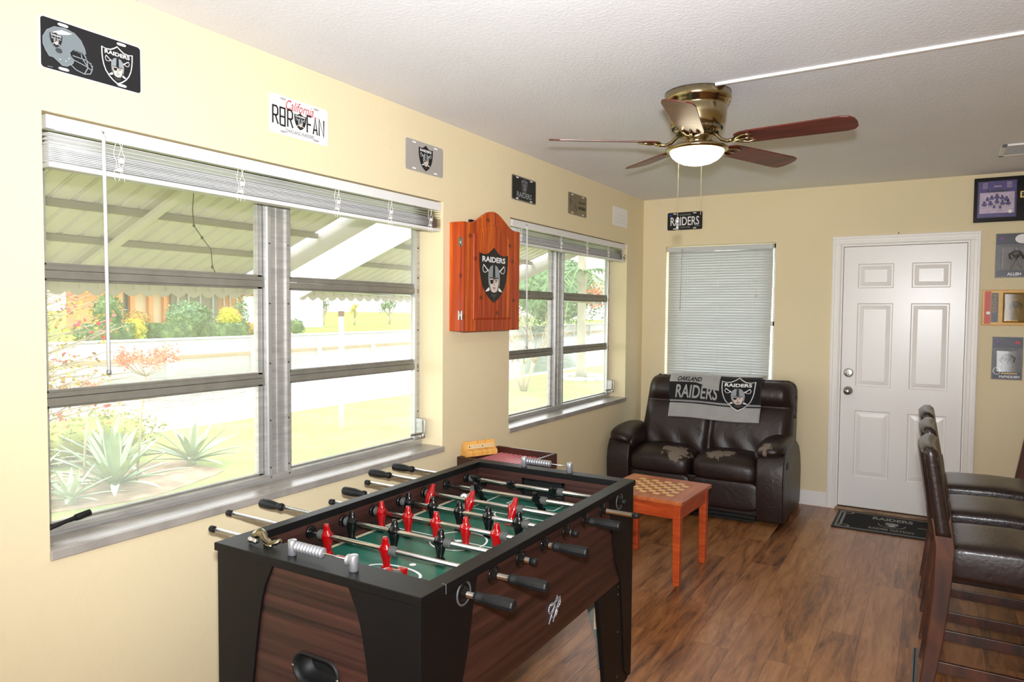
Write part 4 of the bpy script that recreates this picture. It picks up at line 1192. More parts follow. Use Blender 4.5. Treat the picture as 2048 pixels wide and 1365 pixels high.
def back_pt(u, v, front=True):
    """u across 0..1, v up 0..1"""
    zlo, zhi = .40, 1.005
    z = zlo + (zhi - zlo) * v
    xl = .17 + .055 * v; xr = 1.36 - .012 * v
    # rounded upper corners
    if v > .86:
        q = (v - .86) / .14; ins = .055 * (1 - sqrt(max(0, 1 - q * q))); xl += ins; xr -= ins
    x = xl + (xr - xl) * u
    yb = 5.56 + .20 * (z - .45)
    seam = abs(u - .485) / .5
    lobx = min(1, (min(u, 1 - u) / .06)) ** .5 * (1 - .55 * math.exp(-(seam / .05) ** 2))
    def lob(z0_, z1_): 
        q = (z - z0_) / (z1_ - z0_)
        return max(0, 4 * q * (1 - q)) ** .45 if 0 < q < 1 else 0
    head = lob(.82, 1.02); lum = lob(.36, .83)
    bulge = (.085 * lum + .10 * head) * lobx
    # sag creases near the seat
    bulge += .006 * sin(u * 40 + z * 22) * math.exp(-((z - .5) / .1) ** 2)
    y = yb - bulge
    if front: return Vector((x, y, z))
    return Vector((x, yb + .16 - .05 * max(0, (v - .8) / .2) ** 2, z))


c = MB(); c.grid(lambda u, v: back_pt(u, v), 64, 48, M['worn'], thick=lambda u, v: back_pt(u, v, False))
# gathered piping along the top edge
bk = sbuild(c, 'backrest')
pz = MB()
P = [back_pt(0, .62) + Vector((.0, .06, 0))] + [back_pt(0, k / 20) + Vector((0, .05, 0)) for k in range(13, 20)] + [back_pt(k / 60, 1.0) + Vector((0, .03, .002 * sin(k * 1.9))) for k in range(0, 61)] + [back_pt(1, k / 20) + Vector((0, .05, 0)) for k in range(19, 10, -1)]
pz.tube(P, [.010 + .0035 * sin(k * 2.2) for k in range(len(P))], M['worn'], n=8); sbuild(pz, 'back_piping', bk)

# ------------------------------------------------------------------ towel over the loveseat
M['terry'] = mat('silver_grey_towel', (158, 157, 155), .95, noise=.07, nscale=9, bump=.3, bscale=500, sheen=.4)
M['terry_black'] = mat('black_towel', (12, 12, 16), .95, bump=.3, bscale=500, sheen=.2)
M['terry_white'] = mat('white_towel', (214, 212, 210), .95, bump=.3, bscale=500)
TW = thing('sports_towel', 'black and silver sports towel draped over the top of the loveseat', 'towel', (.74, 5.66, 1.0))
t0, t1 = .415, 1.13; Lf = .345


_tf = {}
def towel_front(v):
    k = round(v, 2)
    if k not in _tf: _tf[k] = min(back_pt(uu / 20, min(1, max(0, k + d))).y for uu in range(3, 18) for d in (-.04, -.02, 0, .02, .04))
    k2 = k + .01 if v > k else k - .01
    if round(k2, 2) not in _tf: _tf[round(k2, 2)] = min(back_pt(uu / 20, min(1, max(0, k2 + d))).y for uu in range(3, 18) for d in (-.04, -.02, 0, .02, .04))
    a = abs(v - k) / .01
    return _tf[k] * (1 - a) + _tf[round(k2, 2)] * a


def towel(u, v, w):
    """u 0..1 across, v metres down from the fold (negative: behind), w lift"""
    x = t0 + (t1 - t0) * u + .012 * v * (1 - 2 * u) * 1.2
    bu = (x - .18) / (1.355 - .18)
    ztop = 1.0310 + .004 * sin(u * 7)
    if v >= 0:
        z = ztop - v * .985 - .012 * u * 0
        vv_ = min(1, max(0, (z - .40) / .605))
        y = towel_front(vv_)
        r = .03
        if v < r: y = y + (r - v) * .9 * (r - v) / r
        y -= .010 + w + .003 * sin(u * 9 + 1) * min(1, v / .1)
        return Vector((x, y, z))
    a = -v
    return Vector((x, back_pt(bu, 1).y + .02 + a * 1.0, ztop + w + .003 * sin(u * 14 + a * 40)))


c = MB(); NV = 46
def tv(v): return -.12 + (Lf + .12) * v
c.grid(lambda u, v: towel(u, tv(v), 0), 36, NV, M['terry'], thick=lambda u, v: towel(u, tv(v), -.003))
to = c.build('towel_cloth', TW); to.location = -Vector(TW.location)
A = Art()   # x 0..1 across, y = metres down (positive down) -> use negative y
def Yd(d): return -d
A.poly([(.0, Yd(.062)), (.30, Yd(.062)), (.37, Yd(.075)), (.42, Yd(.105)), (.56, Yd(.112)), (1, Yd(.085)), (1, Yd(.21)), (0, Yd(.21))][::1], 'terry_black', 1)
A.poly([(.56, Yd(.0)), (1, Yd(.0)), (1, Yd(.12)), (.56, Yd(.118))], 'terry_black', 1)
A.poly([(.0, Yd(.0)), (.06, Yd(.012)), (.06, Yd(-.03)), (0, Yd(-.03))], 'terry', 1)
A.rect(0, Yd(.235), 1, Yd(.225), 'terry_black', 1)
A.rect(0, Yd(.222), 1, Yd(.21), 'terry', 1)
A.text('OAKLAND', .09, .36, Yd(.055), Yd(.02), 'terry_black', 2, bold=.03, shear=.25)
A.text('RAIDERS', .07, .55, Yd(.192), Yd(.082), 'terry', 2, bold=.02, shear=.2)
em2 = Art(); em2.poly(shield_outline(1.0), 'terry_white', 3).poly(shield_outline(.94), 'terry_black', 4)
for V_, F_i, k_, l_ in EMB_PLAIN.items[1:]: em2.items.append((V_, F_i, k_, l_ + 4))
A.add(em2, .765, Yd(.126), .36, .2)
fa = A.build('towel_print', to, fn=lambda x, y, w: towel(x, -y, w), base=.0012, step=.0009, dense=.02)

# ------------------------------------------------------------------ door mat
MT = thing('door_mat', 'black rubber-backed team mat lying in front of the white door', 'door mat', (2.02, 5.725, 0))
MB().box((-.375, -.25, .0), (.375, .235, .008), M['rubber']).build('mat_base', MT, bevel=.002)
A = Art(); mwid, mh = .375, .243
M['mat_grey'] = mat('mat_grey_print', (150, 150, 146), .9); M['mat_black'] = mat('mat_black_pile', (16, 16, 18), .95)
A.rect(-mwid + .02, -mh + .012, mwid - .02, mh - .018, 'mat_grey', 1); A.rect(-mwid + .032, -mh + .026, mwid - .032, mh - .032, 'mat_black', 2)
A.rect(-mwid + .045, -mh + .06, -mwid + .062, mh - .065, 'mat_grey', 3); A.rect(mwid - .062, -mh + .06, mwid - .045, mh - .065, 'mat_grey', 3)
for sx in (-1, 1):
    for sy in (-1, 1): A.ring(sx * (mwid - .075), sy * (mh - .055) - .003, .035, .028, .012, 'mat_grey', 3, a0=0, a1=360)
A.text('RAIDERS', -.13, .13, .085, .165, 'mat_grey', 4, bold=.03)
A.ring(0, -.01, .085, .085, .008, 'mat_grey', 4, a0=180, a1=360); A.add(EMB_PLAIN, 0, -.01, .09, .1, 3)
A.text('RAIDER NATION', -.14, .14, -.175, -.125, 'mat_grey', 4, bold=.02)
A.line([(.16, 0), (.2, .01), (.24, .0), (.3, .015)], .01, 'mat_grey', 4)
A.build('mat_print', MT, base=.0082, step=.0002)

# ------------------------------------------------------------------ bar stools
M['stoolwood'] = wood('dark_cherry_stool_wood', [(.1, (42, 20, 9)), (.5, (68, 33, 15)), (.9, (92, 48, 24))], (3, 3, .8), 4, rough=.36, coat=.05, dist=.5, bump=.01)
M['stoolleather'] = mat('glossy_espresso_leather', (40, 28, 25), .27, noise=.2, nscale=10, bump=.12, bscale=60)


def make_stool(label):
    t = thing('counter_stool', label, 'bar stool', (0, 0, 0), group=None)
    W = .40; hy = W / 2
    # rear legs, sabre curved, reaching up inside the padded back
    def leg_c(z):
        # centre line x of the rear leg
        if z < .62: q = z / .62; return .036 + .054 * sin(q * pi / 2)
        q = (z - .62) / .36; return .09 - .058 * q - .0 * q * q
    for s in (-1, 1):
        mb = MB(); R = []; i = mb.mi(M['stoolwood'])
        for k in range(15):
            z = .72 * k / 14; x = leg_c(z); w = .024 + .010 * (z / .72); yy = s * (hy - .02)
            R.append([mb.bm.verts.new(p) for p in ((x - w, yy - .019, z), (x + w, yy - .019, z), (x + w, yy + .019, z), (x - w, yy + .019, z))])
        for a, b in zip(R, R[1:]):
            for k in range(4): mb.face([a[k], a[(k + 1) % 4], b[(k + 1) % 4], b[k]], i)
        mb.face(R[0][::-1], i); mb.face(R[-1], i); mb.build('leg', t, bevel=.003)
        mb = MB(); x = .53; yy = s * (hy - .025)
        mb.hexa([(x - .012, yy - .014, 0), (x + .016, yy - .014, 0), (x + .016, yy + .014, 0), (x - .012, yy + .014, 0), (x - .02, yy - .02, .5), (x + .02, yy - .02, .5), (x + .02, yy + .02, .5), (x - .02, yy + .02, .5)], M['stoolwood']); mb.build('leg', t, bevel=.003)
        mb = MB(); mb.box((.04, s * (hy - .03) - .009, .10), (.53, s * (hy - .03) + .009, .145), M['stoolwood']); mb.build('stretcher', t, bevel=.002)
    mb = MB(); mb.box((.505, -hy + .03, .165), (.535, hy - .03, .20), M['stoolwood']); mb.build('footrest', t, bevel=.003)
    mb = MB(); mb.box((.05, -hy + .03, .20), (.068, hy - .03, .232), M['stoolwood']); mb.build('stretcher', t, bevel=.002)
    mb = MB(); mb.box((.11, -hy + .035, .485), (.53, hy - .035, .515), M['stoolwood']); mb.build('seat_frame', t, bevel=.003)
    mb = MB()
    def f(p): return Vector((p.x, p.y, p.z + .012 * (1 - (p.x / .25) ** 2) * (1 if p.z > 0 else 0)))
    mb.blob((.33, 0, .553), (.255, hy + .004, .071), (.22, .3), (40, 20), M['stoolleather'], fn=f); mb.build('seat', t)
    # padded back, curved and covering the posts from above the seat
    def side(v, fr, u):
        z = .655 + .345 * v; c = leg_c(z); th = .036 * (1 - .12 * v)
        if v > .93: th *= sqrt(max(0.02, 1 - ((v - .93) / .07) ** 2)) * .75 + .25
        bow = .018 * (1 - (2 * u - 1) ** 2)
        yy = (u - .5) * (W + .004)
        e = 1 - .35 * (abs(2 * u - 1) ** 14)
        return Vector((c + fr * th * e - bow, yy, z + .006 * (1 - (2 * u - 1) ** 4) * v))
    mb = MB(); mb.grid(lambda u, v: side(v, 1, u), 24, 22, M['stoolleather'], thick=lambda u, v: side(v, -1, u)); bk_ = mb.build('backrest', t)
    for yy, fr in ((-.0, -1), (1, -1), (0, 1), (1, 1)):
        sm = MB(); sm.tube([side(k / 14, fr * 1.0, .004 + yy * .992) + Vector((0, (-.0015 if yy == 0 else .0015), 0)) for k in range(0, 14)], .0022, M['stoolleather'], n=6); sm.build('piping', bk_)
    return t


s1 = make_stool('dark leather counter stool nearest the camera, in front of two more'); s1.location = (2.212, 3.42, 0); s1['group'] = 'counter stools in a row'
for lab_, yy in (('middle dark leather counter stool of the three in the row', 3.99), ('farthest dark leather counter stool of the row, nearest the door', 4.565)):
    c_ = copy_tree(s1); c_.location = (2.206 if yy < 4.2 else 2.196, yy, 0); c_['label'] = lab_

# table leg leaning in at the right edge
pt = thing('pub_table', 'dark wooden table behind the stools, only a slanted leg in view', 'table', (3.2, 5.5, 0))
MB().box((-.40, -.42, .94), (.42, .42, .975), M['stoolwood']).build('tabletop', pt, bevel=.004)
for sy in (-1, 1):
    for sx, xo in ((-1, -.352), (1, .30)):
        mb = MB(); x0_, x1_ = (xo - .15, xo) if sx < 0 else (xo + .05, xo)
        yy = sy * .30; mb.hexa([(x0_ - .03, yy - .02, 0), (x0_ + .03, yy - .02, 0), (x0_ + .03, yy + .02, 0), (x0_ - .03, yy + .02, 0), (x1_ - .03, yy - .02, .94), (x1_ + .03, yy - .02, .94), (x1_ + .03, yy + .02, .94), (x1_ - .03, yy + .02, .94)], M['stoolwood']); mb.build('leg', pt, bevel=.003)

fs = MB(); M['bluegrey'] = mat('blue_grey_edge', (96, 112, 124), .5)
fs.box((-.0025, -.19, 0), (.0025, .19, .004), M['rubber']).box((-.007, -.19, 0), (-.0025, .19, .003), M['bluegrey']).box((.0025, -.19, 0), (.007, .19, .003), M['bluegrey'])
fs = fs.build('floor_strip'); fs.location = (2.208, 3.478, 0); tag(fs, 'thin dark strip with blue-grey edges lying on the floor by the stools', 'strip')
# ------------------------------------------------------------------ vanity plates on the left wall and above the back window
def LW(y, z): return plane_matrix((0, y, z), (0, 1, 0), (0, 0, 1))
def BW(x, z): return plane_matrix((x, DY, z), (1, 0, 0), (0, 0, 1))


M['plate_mirror'] = mat('mirror_plate', (196, 193, 188), .3, .45)
M['plate_bronze'] = mat('dull_bronze_plate', (136, 124, 100), .35, .5)
M['plate_black'] = mat('black_plate_enamel', (16, 17, 20), .25)
M['plate_white'] = mat('white_enamel_and_glare', (240, 240, 240), .25)
p = plate('license_plate', 'black plate with a grey helmet beside a white-edged shield, leftmost on the wall', LW(1.077, 2.221), M['plate_black'], M['art_white'], rimw=.003)
A = Art(); A.add(helmet_art(), .077, .072, .137, .122); A.add(EMB, .226, .074, .1, .092, 2); A.rect(.02, .008, .034, .0095, 'art_silver', 2); A.build('plate_print', p, base=.0036, step=.00025)

p = plate('license_plate', 'white plate reading RBR FAN with a red script heading', LW(1.900, 2.219), M['plate_white'], M['plate_white'], slots='plate_mirror')
A = Art()
def seg(pts): A.line(pts, .0074, 'art_black', 2)
yb_, yt_ = .036, .104
def R(x): seg([(x, yb_), (x, yt_), (x + .018, yt_), (x + .024, yt_ - .008), (x + .024, yt_ - .028), (x + .018, yt_ - .035), (x, yt_ - .035)]); seg([(x + .012, yt_ - .035), (x + .026, yb_)])
R(.014); seg([(.05, yb_), (.05, yt_), (.074, yt_), (.074, yb_), (.05, yb_)]); seg([(.05, .07), (.074, .07)]); R(.088)
A.add(EMB_PLAIN, .153, .072, .064, .053, 2)
seg([(.19, yb_), (.19, yt_), (.214, yt_)]); seg([(.19, .07), (.211, .07)])
seg([(.223, yb_), (.234, yt_), (.245, yb_)]); seg([(.227, .055), (.242, .055)])
seg([(.256, yb_), (.256, yt_), (.282, yb_), (.282, yt_)])
A.text('California', .078, .225, .104, .143, 'art_red', 2, shear=.45); A.line([(.222, .105), (.236, .103), (.25, .108)], .0016, 'art_red', 2)
A.text('OAKLAND RAIDERS', .078, .228, .014, .028, 'art_black', 2); A.build('plate_print', p, base=.0036, step=.00025)

p = plate('license_plate', 'mirror-finish plate with a small black shield, above the big window far end', LW(2.722, 2.221), M['plate_mirror'], M['plate_mirror'], slots='plate_white')
A = Art(); A.add(EMB_PLAIN, .158, .079, .116, .1, 1); A.build('plate_print', p, base=.0036, step=.00025)

p = plate('license_plate', 'black plate with an outlined shield over grey block lettering', LW(3.732, 2.214), M['plate_black'], M['alu_dark'], rimw=.007)
A = Art(); sm_ = Art(); sm_.poly(shield_outline(1), 'art_silver', 1).poly(shield_outline(.9), 'art_black', 2)
for it in EMB_PLAIN.items[1:]: sm_.items.append((it[0], it[1], 'art_silver' if it[2] in ('art_white', 'art_skin') else it[2], it[3] + 3))
A.add(sm_, .152, .099, .074, .07); A.text('RAIDERS', .06, .245, .022, .056, 'art_silver', 2, bold=.02); A.build('plate_print', p, base=.0036, step=.00025)

p = plate('license_plate', 'dull bronze plate with a helmet outline, right of the black plate', LW(4.508, 2.221), M['plate_bronze'], M['alu_dark'])
A = Art(); A.add(helmet_art(True), .082, .075, .105, .11); A.text('OAKLAND', .165, .285, .088, .106, 'art_dark', 2, bold=.03); A.text('RAIDERS', .165, .285, .046, .07, 'art_black', 2, bold=.04); A.build('plate_print', p, base=.0036, step=.00025)

p = plate('license_plate', 'bright white plate with tiny dark dotted lettering, nearest the corner', LW(5.318, 2.228), M['plate_white'], M['plate_white'], slots='plate_white')  # white face stands for the glare on a mirror-like plate
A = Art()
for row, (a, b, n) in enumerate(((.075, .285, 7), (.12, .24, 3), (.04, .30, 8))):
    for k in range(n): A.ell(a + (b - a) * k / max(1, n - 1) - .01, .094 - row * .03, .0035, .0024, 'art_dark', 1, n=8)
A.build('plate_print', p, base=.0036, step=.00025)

p = plate('license_plate', 'black plate reading RAIDERS on the back wall above the closed blind', BW(.219, 2.239), M['plate_black'], M['plate_black'])
A = Art(); A.text('RAIDERS', .028, .278, .038, .112, 'art_white', 2, bold=.01); A.text('CALIFORNIA', .105, .205, .122, .137, 'art_silver', 2); A.text('OAKLAND', .11, .2, .015, .03, 'art_silver', 2); A.rect(.016, .118, .042, .138, 'art_blue', 2); A.line([(.235, .022), (.25, .03), (.285, .028)], .003, 'art_silver', 2)
A.build('plate_print', p, base=.0036, step=.00025)

# ------------------------------------------------------------------ team plaque at the top right
M['purple'] = mat('purple_photo_print', (72, 54, 122), .35, noise=.35, nscale=22); M['lilac'] = mat('pale_lilac_print', (190, 172, 196), .35, noise=.2, nscale=18); M['indigo'] = mat('dark_indigo_print', (40, 34, 84), .35); M['gold'] = mat('brushed_gold_plate', (200, 168, 98), .3, .8)
pq = thing('team_plaque', 'black wall plaque with a purple team photograph in the top right corner', 'plaque', (2.457, DY, 2.178)); pq.matrix_world = BW(2.457, 2.178)
MB().box((0, 0, -.002), (.52, .31, .018), M['blackgloss']).build('plaque_board', pq, bevel=.004)
A = Art(); A.rect(.022, .03, .248, .285, 'indigo', 0); A.rect(.028, .036, .242, .28, 'purple', 1); A.rect(.035, .06, .236, .205, 'lilac', 2)
A.text('RAIDERS', .075, .2, .205, .222, 'art_black', 3, bold=.04); A.text('2002', .115, .16, .24, .252, 'lilac', 3, bold=.03)
for s, x0_ in ((1, .05), (-1, .22)):
    for k in range(4): A.line([(x0_, .268 - k * .011), (x0_ + s * .03, .272 - k * .011)], .004, 'lilac', 3)
rng = random.Random(3)
for (px, py, r_) in ((.135, .185, .015), (.105, .178, .013), (.165, .176, .013), (.08, .168, .012), (.19, .166, .014), (.062, .138, .015), (.098, .14, .014), (.135, .15, .013), (.168, .14, .014), (.2, .14, .015), (.12, .112, .009), (.155, .108, .009)):
    A.ell(px, py, r_ * .55, r_ * .6, 'indigo', 4, n=10); A.poly([(px - r_, py - r_ * .5), (px + r_, py - r_ * .5), (px + r_ * 1.1, py - r_ * 1.5), (px + r_ * .3, py - r_ * 1.9), (px - r_ * .9, py - r_ * 1.6)], 'purple', 4)
    A.line([(px - r_ * .4, py - r_ * 1.6), (px - r_ * .6, py - r_ * 2.8)], .004, 'art_silver', 3); A.line([(px + r_ * .4, py - r_ * 1.6), (px + r_ * .5, py - r_ * 2.8)], .004, 'art_silver', 3)
A.ell(.213, .068, .012, .012, 'art_white', 5)
A.build('team_photo', pq, base=.0185, step=.0003)
A = Art(); A.rect(.268, .158, .50, .202, 'gold', 1); A.rect(.276, .165, .492, .196, 'art_black', 2); A.rect(.30, .06, .49, .148, 'lilac', 1); A.rect(.305, .215, .49, .285, 'lilac', 1); A.build('name_plates', pq, base=.0185, step=.0003)


# ------------------------------------------------------------------ blister-packed figures hung on the wall
def clear(name, tint=(1, 1, 1, 1), fac=.12):
    m = bpy.data.materials.new(name); m.use_nodes = True; nt = m.node_tree; nt.nodes.clear()
    o = N(nt, 'ShaderNodeOutputMaterial'); a = N(nt, 'ShaderNodeBsdfTransparent'); a.inputs[0].default_value = tint; b = N(nt, 'ShaderNodeBsdfGlossy', Roughness=.06); x = N(nt, 'ShaderNodeMixShader'); x.inputs[0].default_value = fac
    nt.links.new(a.outputs[0], x.inputs[1]); nt.links.new(b.outputs[0], x.inputs[2]); nt.links.new(x.outputs[0], o.inputs[0]); return m


M['clear'] = clear('clear_plastic_bubble'); M['amber'] = clear('amber_plastic_bubble', (1, .72, .12, 1), .14)
M['card_dark'] = mat('dark_card_print', (44, 42, 56), .35, noise=.2, nscale=40); M['card_grey'] = mat('grey_card_print', (92, 90, 94), .35, noise=.25, nscale=30); M['card_yellow'] = mat('yellow_card_print', (222, 170, 34), .35, noise=.1, nscale=20)
M['mossgold'] = mat('dull_gold_print', (196, 160, 70), .5)
M['orange'] = mat('orange_red_card', (206, 62, 22), .4)


def figure(mb, cx, cy, z0_, s=1.0, m='card_dark', pose=0):
    """small football player figure standing in the bubble, local xy plane, out along z"""
    m1 = M['art_black']; m2 = M['art_silver']
    mb.blob((cx, cy + .055 * s, z0_), (.012 * s, .013 * s, .012 * s), 1.0, (14, 10), m2)
    mb.blob((cx, cy + .028 * s, z0_), (.026 * s, .018 * s, .012 * s), .8, (14, 10), m1)
    mb.blob((cx, cy + .008 * s, z0_), (.015 * s, .018 * s, .01 * s), .9, (12, 8), m1)
    for q in (-1, 1):
        mb.tube([(cx + q * .02 * s, cy + .03 * s, z0_), (cx + q * .036 * s, cy + (.012 - q * pose * .02) * s, z0_ + .004), (cx + q * .03 * s, cy - .006 * s, z0_ + .01)], [.008 * s, .0065 * s, .005 * s], m1, 8)
        mb.tube([(cx + q * .008 * s, cy, z0_), (cx + q * .02 * s, cy - .03 * s, z0_ + .004), (cx + q * (.018 + .01 * pose) * s, cy - .062 * s, z0_)], [.0095 * s, .0075 * s, .005 * s], m2, 8)


def blister(label, x, z, w, h, style):
    t = thing('figure_pack', label, 'toy package', (x, DY, z)); t.matrix_world = BW(x, z)
    tone = M['amber'] if style == 'yellow' else M['clear']
    A = Art(); A.rrect(0, 0, w, h, .012, 'card_yellow' if style == 'yellow' else 'card_grey', 0)
    if style == 'yellow':
        A.rect(.012, .008, .05, h - .008, 'orange', 1); A.rect(.052, .02, .094, h - .02, 'card_dark', 1); A.ell(.036, .085, .013, .011, 'art_white', 2)
        V_, F__ = fit_text('MOSS', 0, .125, 0, .026)
        A.items.append(([Vector((.058 + v.y, h - .035 - v.x)) for v in V_], F__, 'mossgold', 2))
        A.rect(.12, .02, w - .02, h - .02, 'art_dark', 1); A.text('RAIDERS', .135, .21, .026, .038, 'art_white', 3, bold=.02)
    else:
        A.rect(.004, h - .078, w - .004, h - .004, 'card_dark', 1); A.ell(.032, h - .038, .014, .016, 'art_blue', 2); A.ell(.032, h - .034, .008, .005, 'art_red', 3)
        A.rect(.008, .008, w - .008, .05, 'card_dark', 1)
        if style == 'first': A.ell(w - .07, h - .04, .045, .032, 'art_white', 2); A.text('ALLEN', .07, .15, .014, .034, 'art_white', 3, bold=.03)
        else: A.rect(w - .045, h - .05, w - .018, h - .028, 'art_red', 2); A.text('McFADDEN', .045, w - .015, .012, .03, 'art_white', 3, bold=.03); A.ring(.03, .06, .02, .024, .004, 'art_white', 3); A.text('RAIDERS', .06, w - .03, .04, .048, 'gold', 3)
    A.build('backing_card', t, base=.002, step=.0004)
    MB().box((0, 0, -.002), (w, h, .0019), M['card_grey'] if style != 'yellow' else M['card_yellow']).build('card_edge', t, bevel=.0005)
    if style == 'yellow': bx = (.12, .018, w - .016, h - .018)
    else: bx = (.03 if style == 'first' else .018, .045, w - .022, h - .085)
    f = MB(); figure(f, (bx[0] + bx[2]) / 2 + .002, (bx[1] + bx[3]) / 2 + .0, .026, 1.15 if style != 'yellow' else .95, pose=.6 if style == 'first' else -.4)
    f.build('player_figurine', t)
    b = MB(); i = b.mi(tone); x0_, y0_, x1_, y1_ = bx
    rings = []
    for ins, zz in ((0, .004), (.002, .035), (.006, .042), (.012, .044)):
        rings.append([b.bm.verts.new(p) for p in ((x0_ + ins, y0_ + ins, zz), (x1_ - ins, y0_ + ins, zz), (x1_ - ins, y1_ - ins, zz), (x0_ + ins, y1_ - ins, zz))])
    for a_, b_ in zip(rings, rings[1:]):
        for k in range(4): b.face([a_[k], a_[(k + 1) % 4], b_[(k + 1) % 4], b_[k]], i)
    b.face(rings[-1], i); b.build('plastic_bubble', t, bevel=.002)
    e = MB(); P = [(0, 0), (w, 0), (w, h), (0, h), (0, 0)]
    e.tube([(p_[0], p_[1], .003) for p_ in P], .0022, tone, 6); e.build('plastic_rim', t)
    return t


blister('clear blister pack with a dark player figure, topmost of three by the door', 2.597, 1.788, .225, .307, 'first')
blister('yellow blister pack lettered MOSS sideways, between two clear packs', 2.530, 1.455, .275, .246, 'yellow')
blister('clear blister pack with a dark player figure, lowest of three by the door', 2.597, 1.073, .178, .30, 'third')
n = MB(); n.cyl((1.995, DY, 2.1305), (1.995, DY - .012, 2.1305), .004, m=M['rubber'], n=10); tag(n.build('nail'), 'small dark nail in the wall just above the door casing', 'nail')

# ------------------------------------------------------------------ ceiling fan
FX, FY = 1.295, 3.205
fan = thing('ceiling_fan', 'five-blade ceiling fan with brass motor housing and a lit glass bowl', 'ceiling fan', (FX, FY, HC))
M['fanmetal'] = mat('polished_antique_brass', (176, 160, 124), .17, 1.0)
M['blade'] = wood('dark_cherry_blade', [(.1, (62, 22, 14)), (.5, (88, 34, 22)), (.9, (112, 48, 32))], (1, 8, 1), 3, rough=.38, coat=.05, dist=.4, bump=.005)
M['bowl'] = mat('lit_frosted_glass', (255, 246, 224), .3, emit=((255, 240, 205), 8))
h = MB(); h.lathe([(.147, -.0005), (.147, -.03), (.142, -.044), (.136, -.046), (.136, -.056), (.130, -.058), (.126, -.07), (.1285, -.074), (.127, -.1), (.122, -.135), (.117, -.15), (.112, -.156)], (0, 0, 0), (0, 0, 1), 56, M['fanmetal'])
h.lathe([(.112, -.156), (.1, -.175), (.075, -.188), (.05, -.19)], (0, 0, 0), (0, 0, 1), 56, M['fanmetal']); h.build('motor_housing', fan)
v = MB()
for k in range(30):
    a = 2 * pi * k / 30; p0 = Vector((.1115 * cos(a), .1115 * sin(a), -.158)); p1 = Vector((.086 * cos(a + .18), .086 * sin(a + .18), -.1845)); v.tube([p0, p1], .0032, M['art_black'], 5)
v.build('cooling_vents', fan)
h = MB(); h.lathe([(.062, -.188), (.066, -.193), (.058, -.2), (.05, -.215), (.046, -.225), (.052, -.232), (.1, -.238), (.132, -.243), (.139, -.25), (.137, -.258), (.122, -.262)], (0, 0, 0), (0, 0, 1), 48, M['fanmetal']); h.build('light_fitter', fan)
b = MB(); b.lathe([(.121, -.256), (.119, -.268), (.11, -.283), (.094, -.298), (.07, -.311), (.04, -.319), (.0, -.322)], (0, 0, 0), (0, 0, 1), 48, M['bowl']); b.build('glass_bowl', fan)
ZBL = -.222; M['chain'] = mat('beaded_brass_chain', (186, 176, 140), .4, .4)
for k in range(5):
    a = radians(-8 + 72 * k)
    R3 = Matrix.Rotation(a, 4, 'Z'); pitch = Matrix.Rotation(radians(-12), 4, 'X'); droop = Matrix.Rotation(radians((1.0, 1.0, -1.6, -1.4, -.3)[k]), 4, 'Y')
    X = R3 @ Matrix.Translation((0, 0, ZBL)) @ droop @ pitch
    # iron: S-curved arm from the hub and a forked plate below the blade
    arm = MB(); arm.tube([R3 @ Vector(p) for p in ((.07, 0, -.187), (.095, 0, -.2), (.115, 0, -.222), (.14, 0, -.233), (.185, 0, -.23))], [.008, .008, .0085, .0085, .009], M['fanmetal'], 10)
    for s in (-1, 1): arm.tube([X @ Vector(p) for p in ((.165, 0, -.007), (.195, s * .02, -.008), (.225, s * .036, -.0075), (.262, s * .03, -.006))], [.008, .007, .006, .004], M['fanmetal'], 8)
    arm.tube([X @ Vector(p) for p in ((.165, 0, -.007), (.22, 0, -.0085), (.25, 0, -.006))], [.008, .007, .005], M['fanmetal'], 8)
    P = [(.182, -.035), (.21, -.052), (.25, -.058), (.62, -.066), (.652, -.058), (.668, -.035), (.672, 0), (.668, .035), (.652, .058), (.62, .066), (.25, .058), (.21, .052), (.182, .035), (.172, 0)]
    bl = MB(); i = bl.mi(M['blade']); lo = [bl.bm.verts.new(X @ Vector((p[0], p[1], -.003))) for p in P]; hi = [bl.bm.verts.new(X @ Vector((p[0], p[1], .003))) for p in P]
    for j in range(len(P)): bl.face([lo[j], lo[(j + 1) % len(P)], hi[(j + 1) % len(P)], hi[j]], i)
    bl.face(lo[::-1], i); bl.face(hi, i); bo = bl.build('fan_blade', fan, bevel=.0012)
    arm.build('blade_iron', bo)
for (dx, dy, zl, knob) in ((-.055, -.09, -.575, True), (.05, -.095, -.56, False)):
    c = MB(); c.tube([(dx * 2.0 * .55, dy * 1.1, -.25), (dx, dy, -.3), (dx, dy, zl)], .0018, M['chain'], 6)
    co_ = c.build('pull_chain', fan)
    if knob:
        q = MB(); q.lathe([(.0, .0), (.006, -.002), (.011, -.012), (.0115, -.02), (.007, -.03), (.004, -.034), (.006, -.036), (.007, -.055), (.0, -.058)], (dx, dy, zl + .01), (0, 0, 1), 18, M['silver']); q.build('chain_pull', co_)
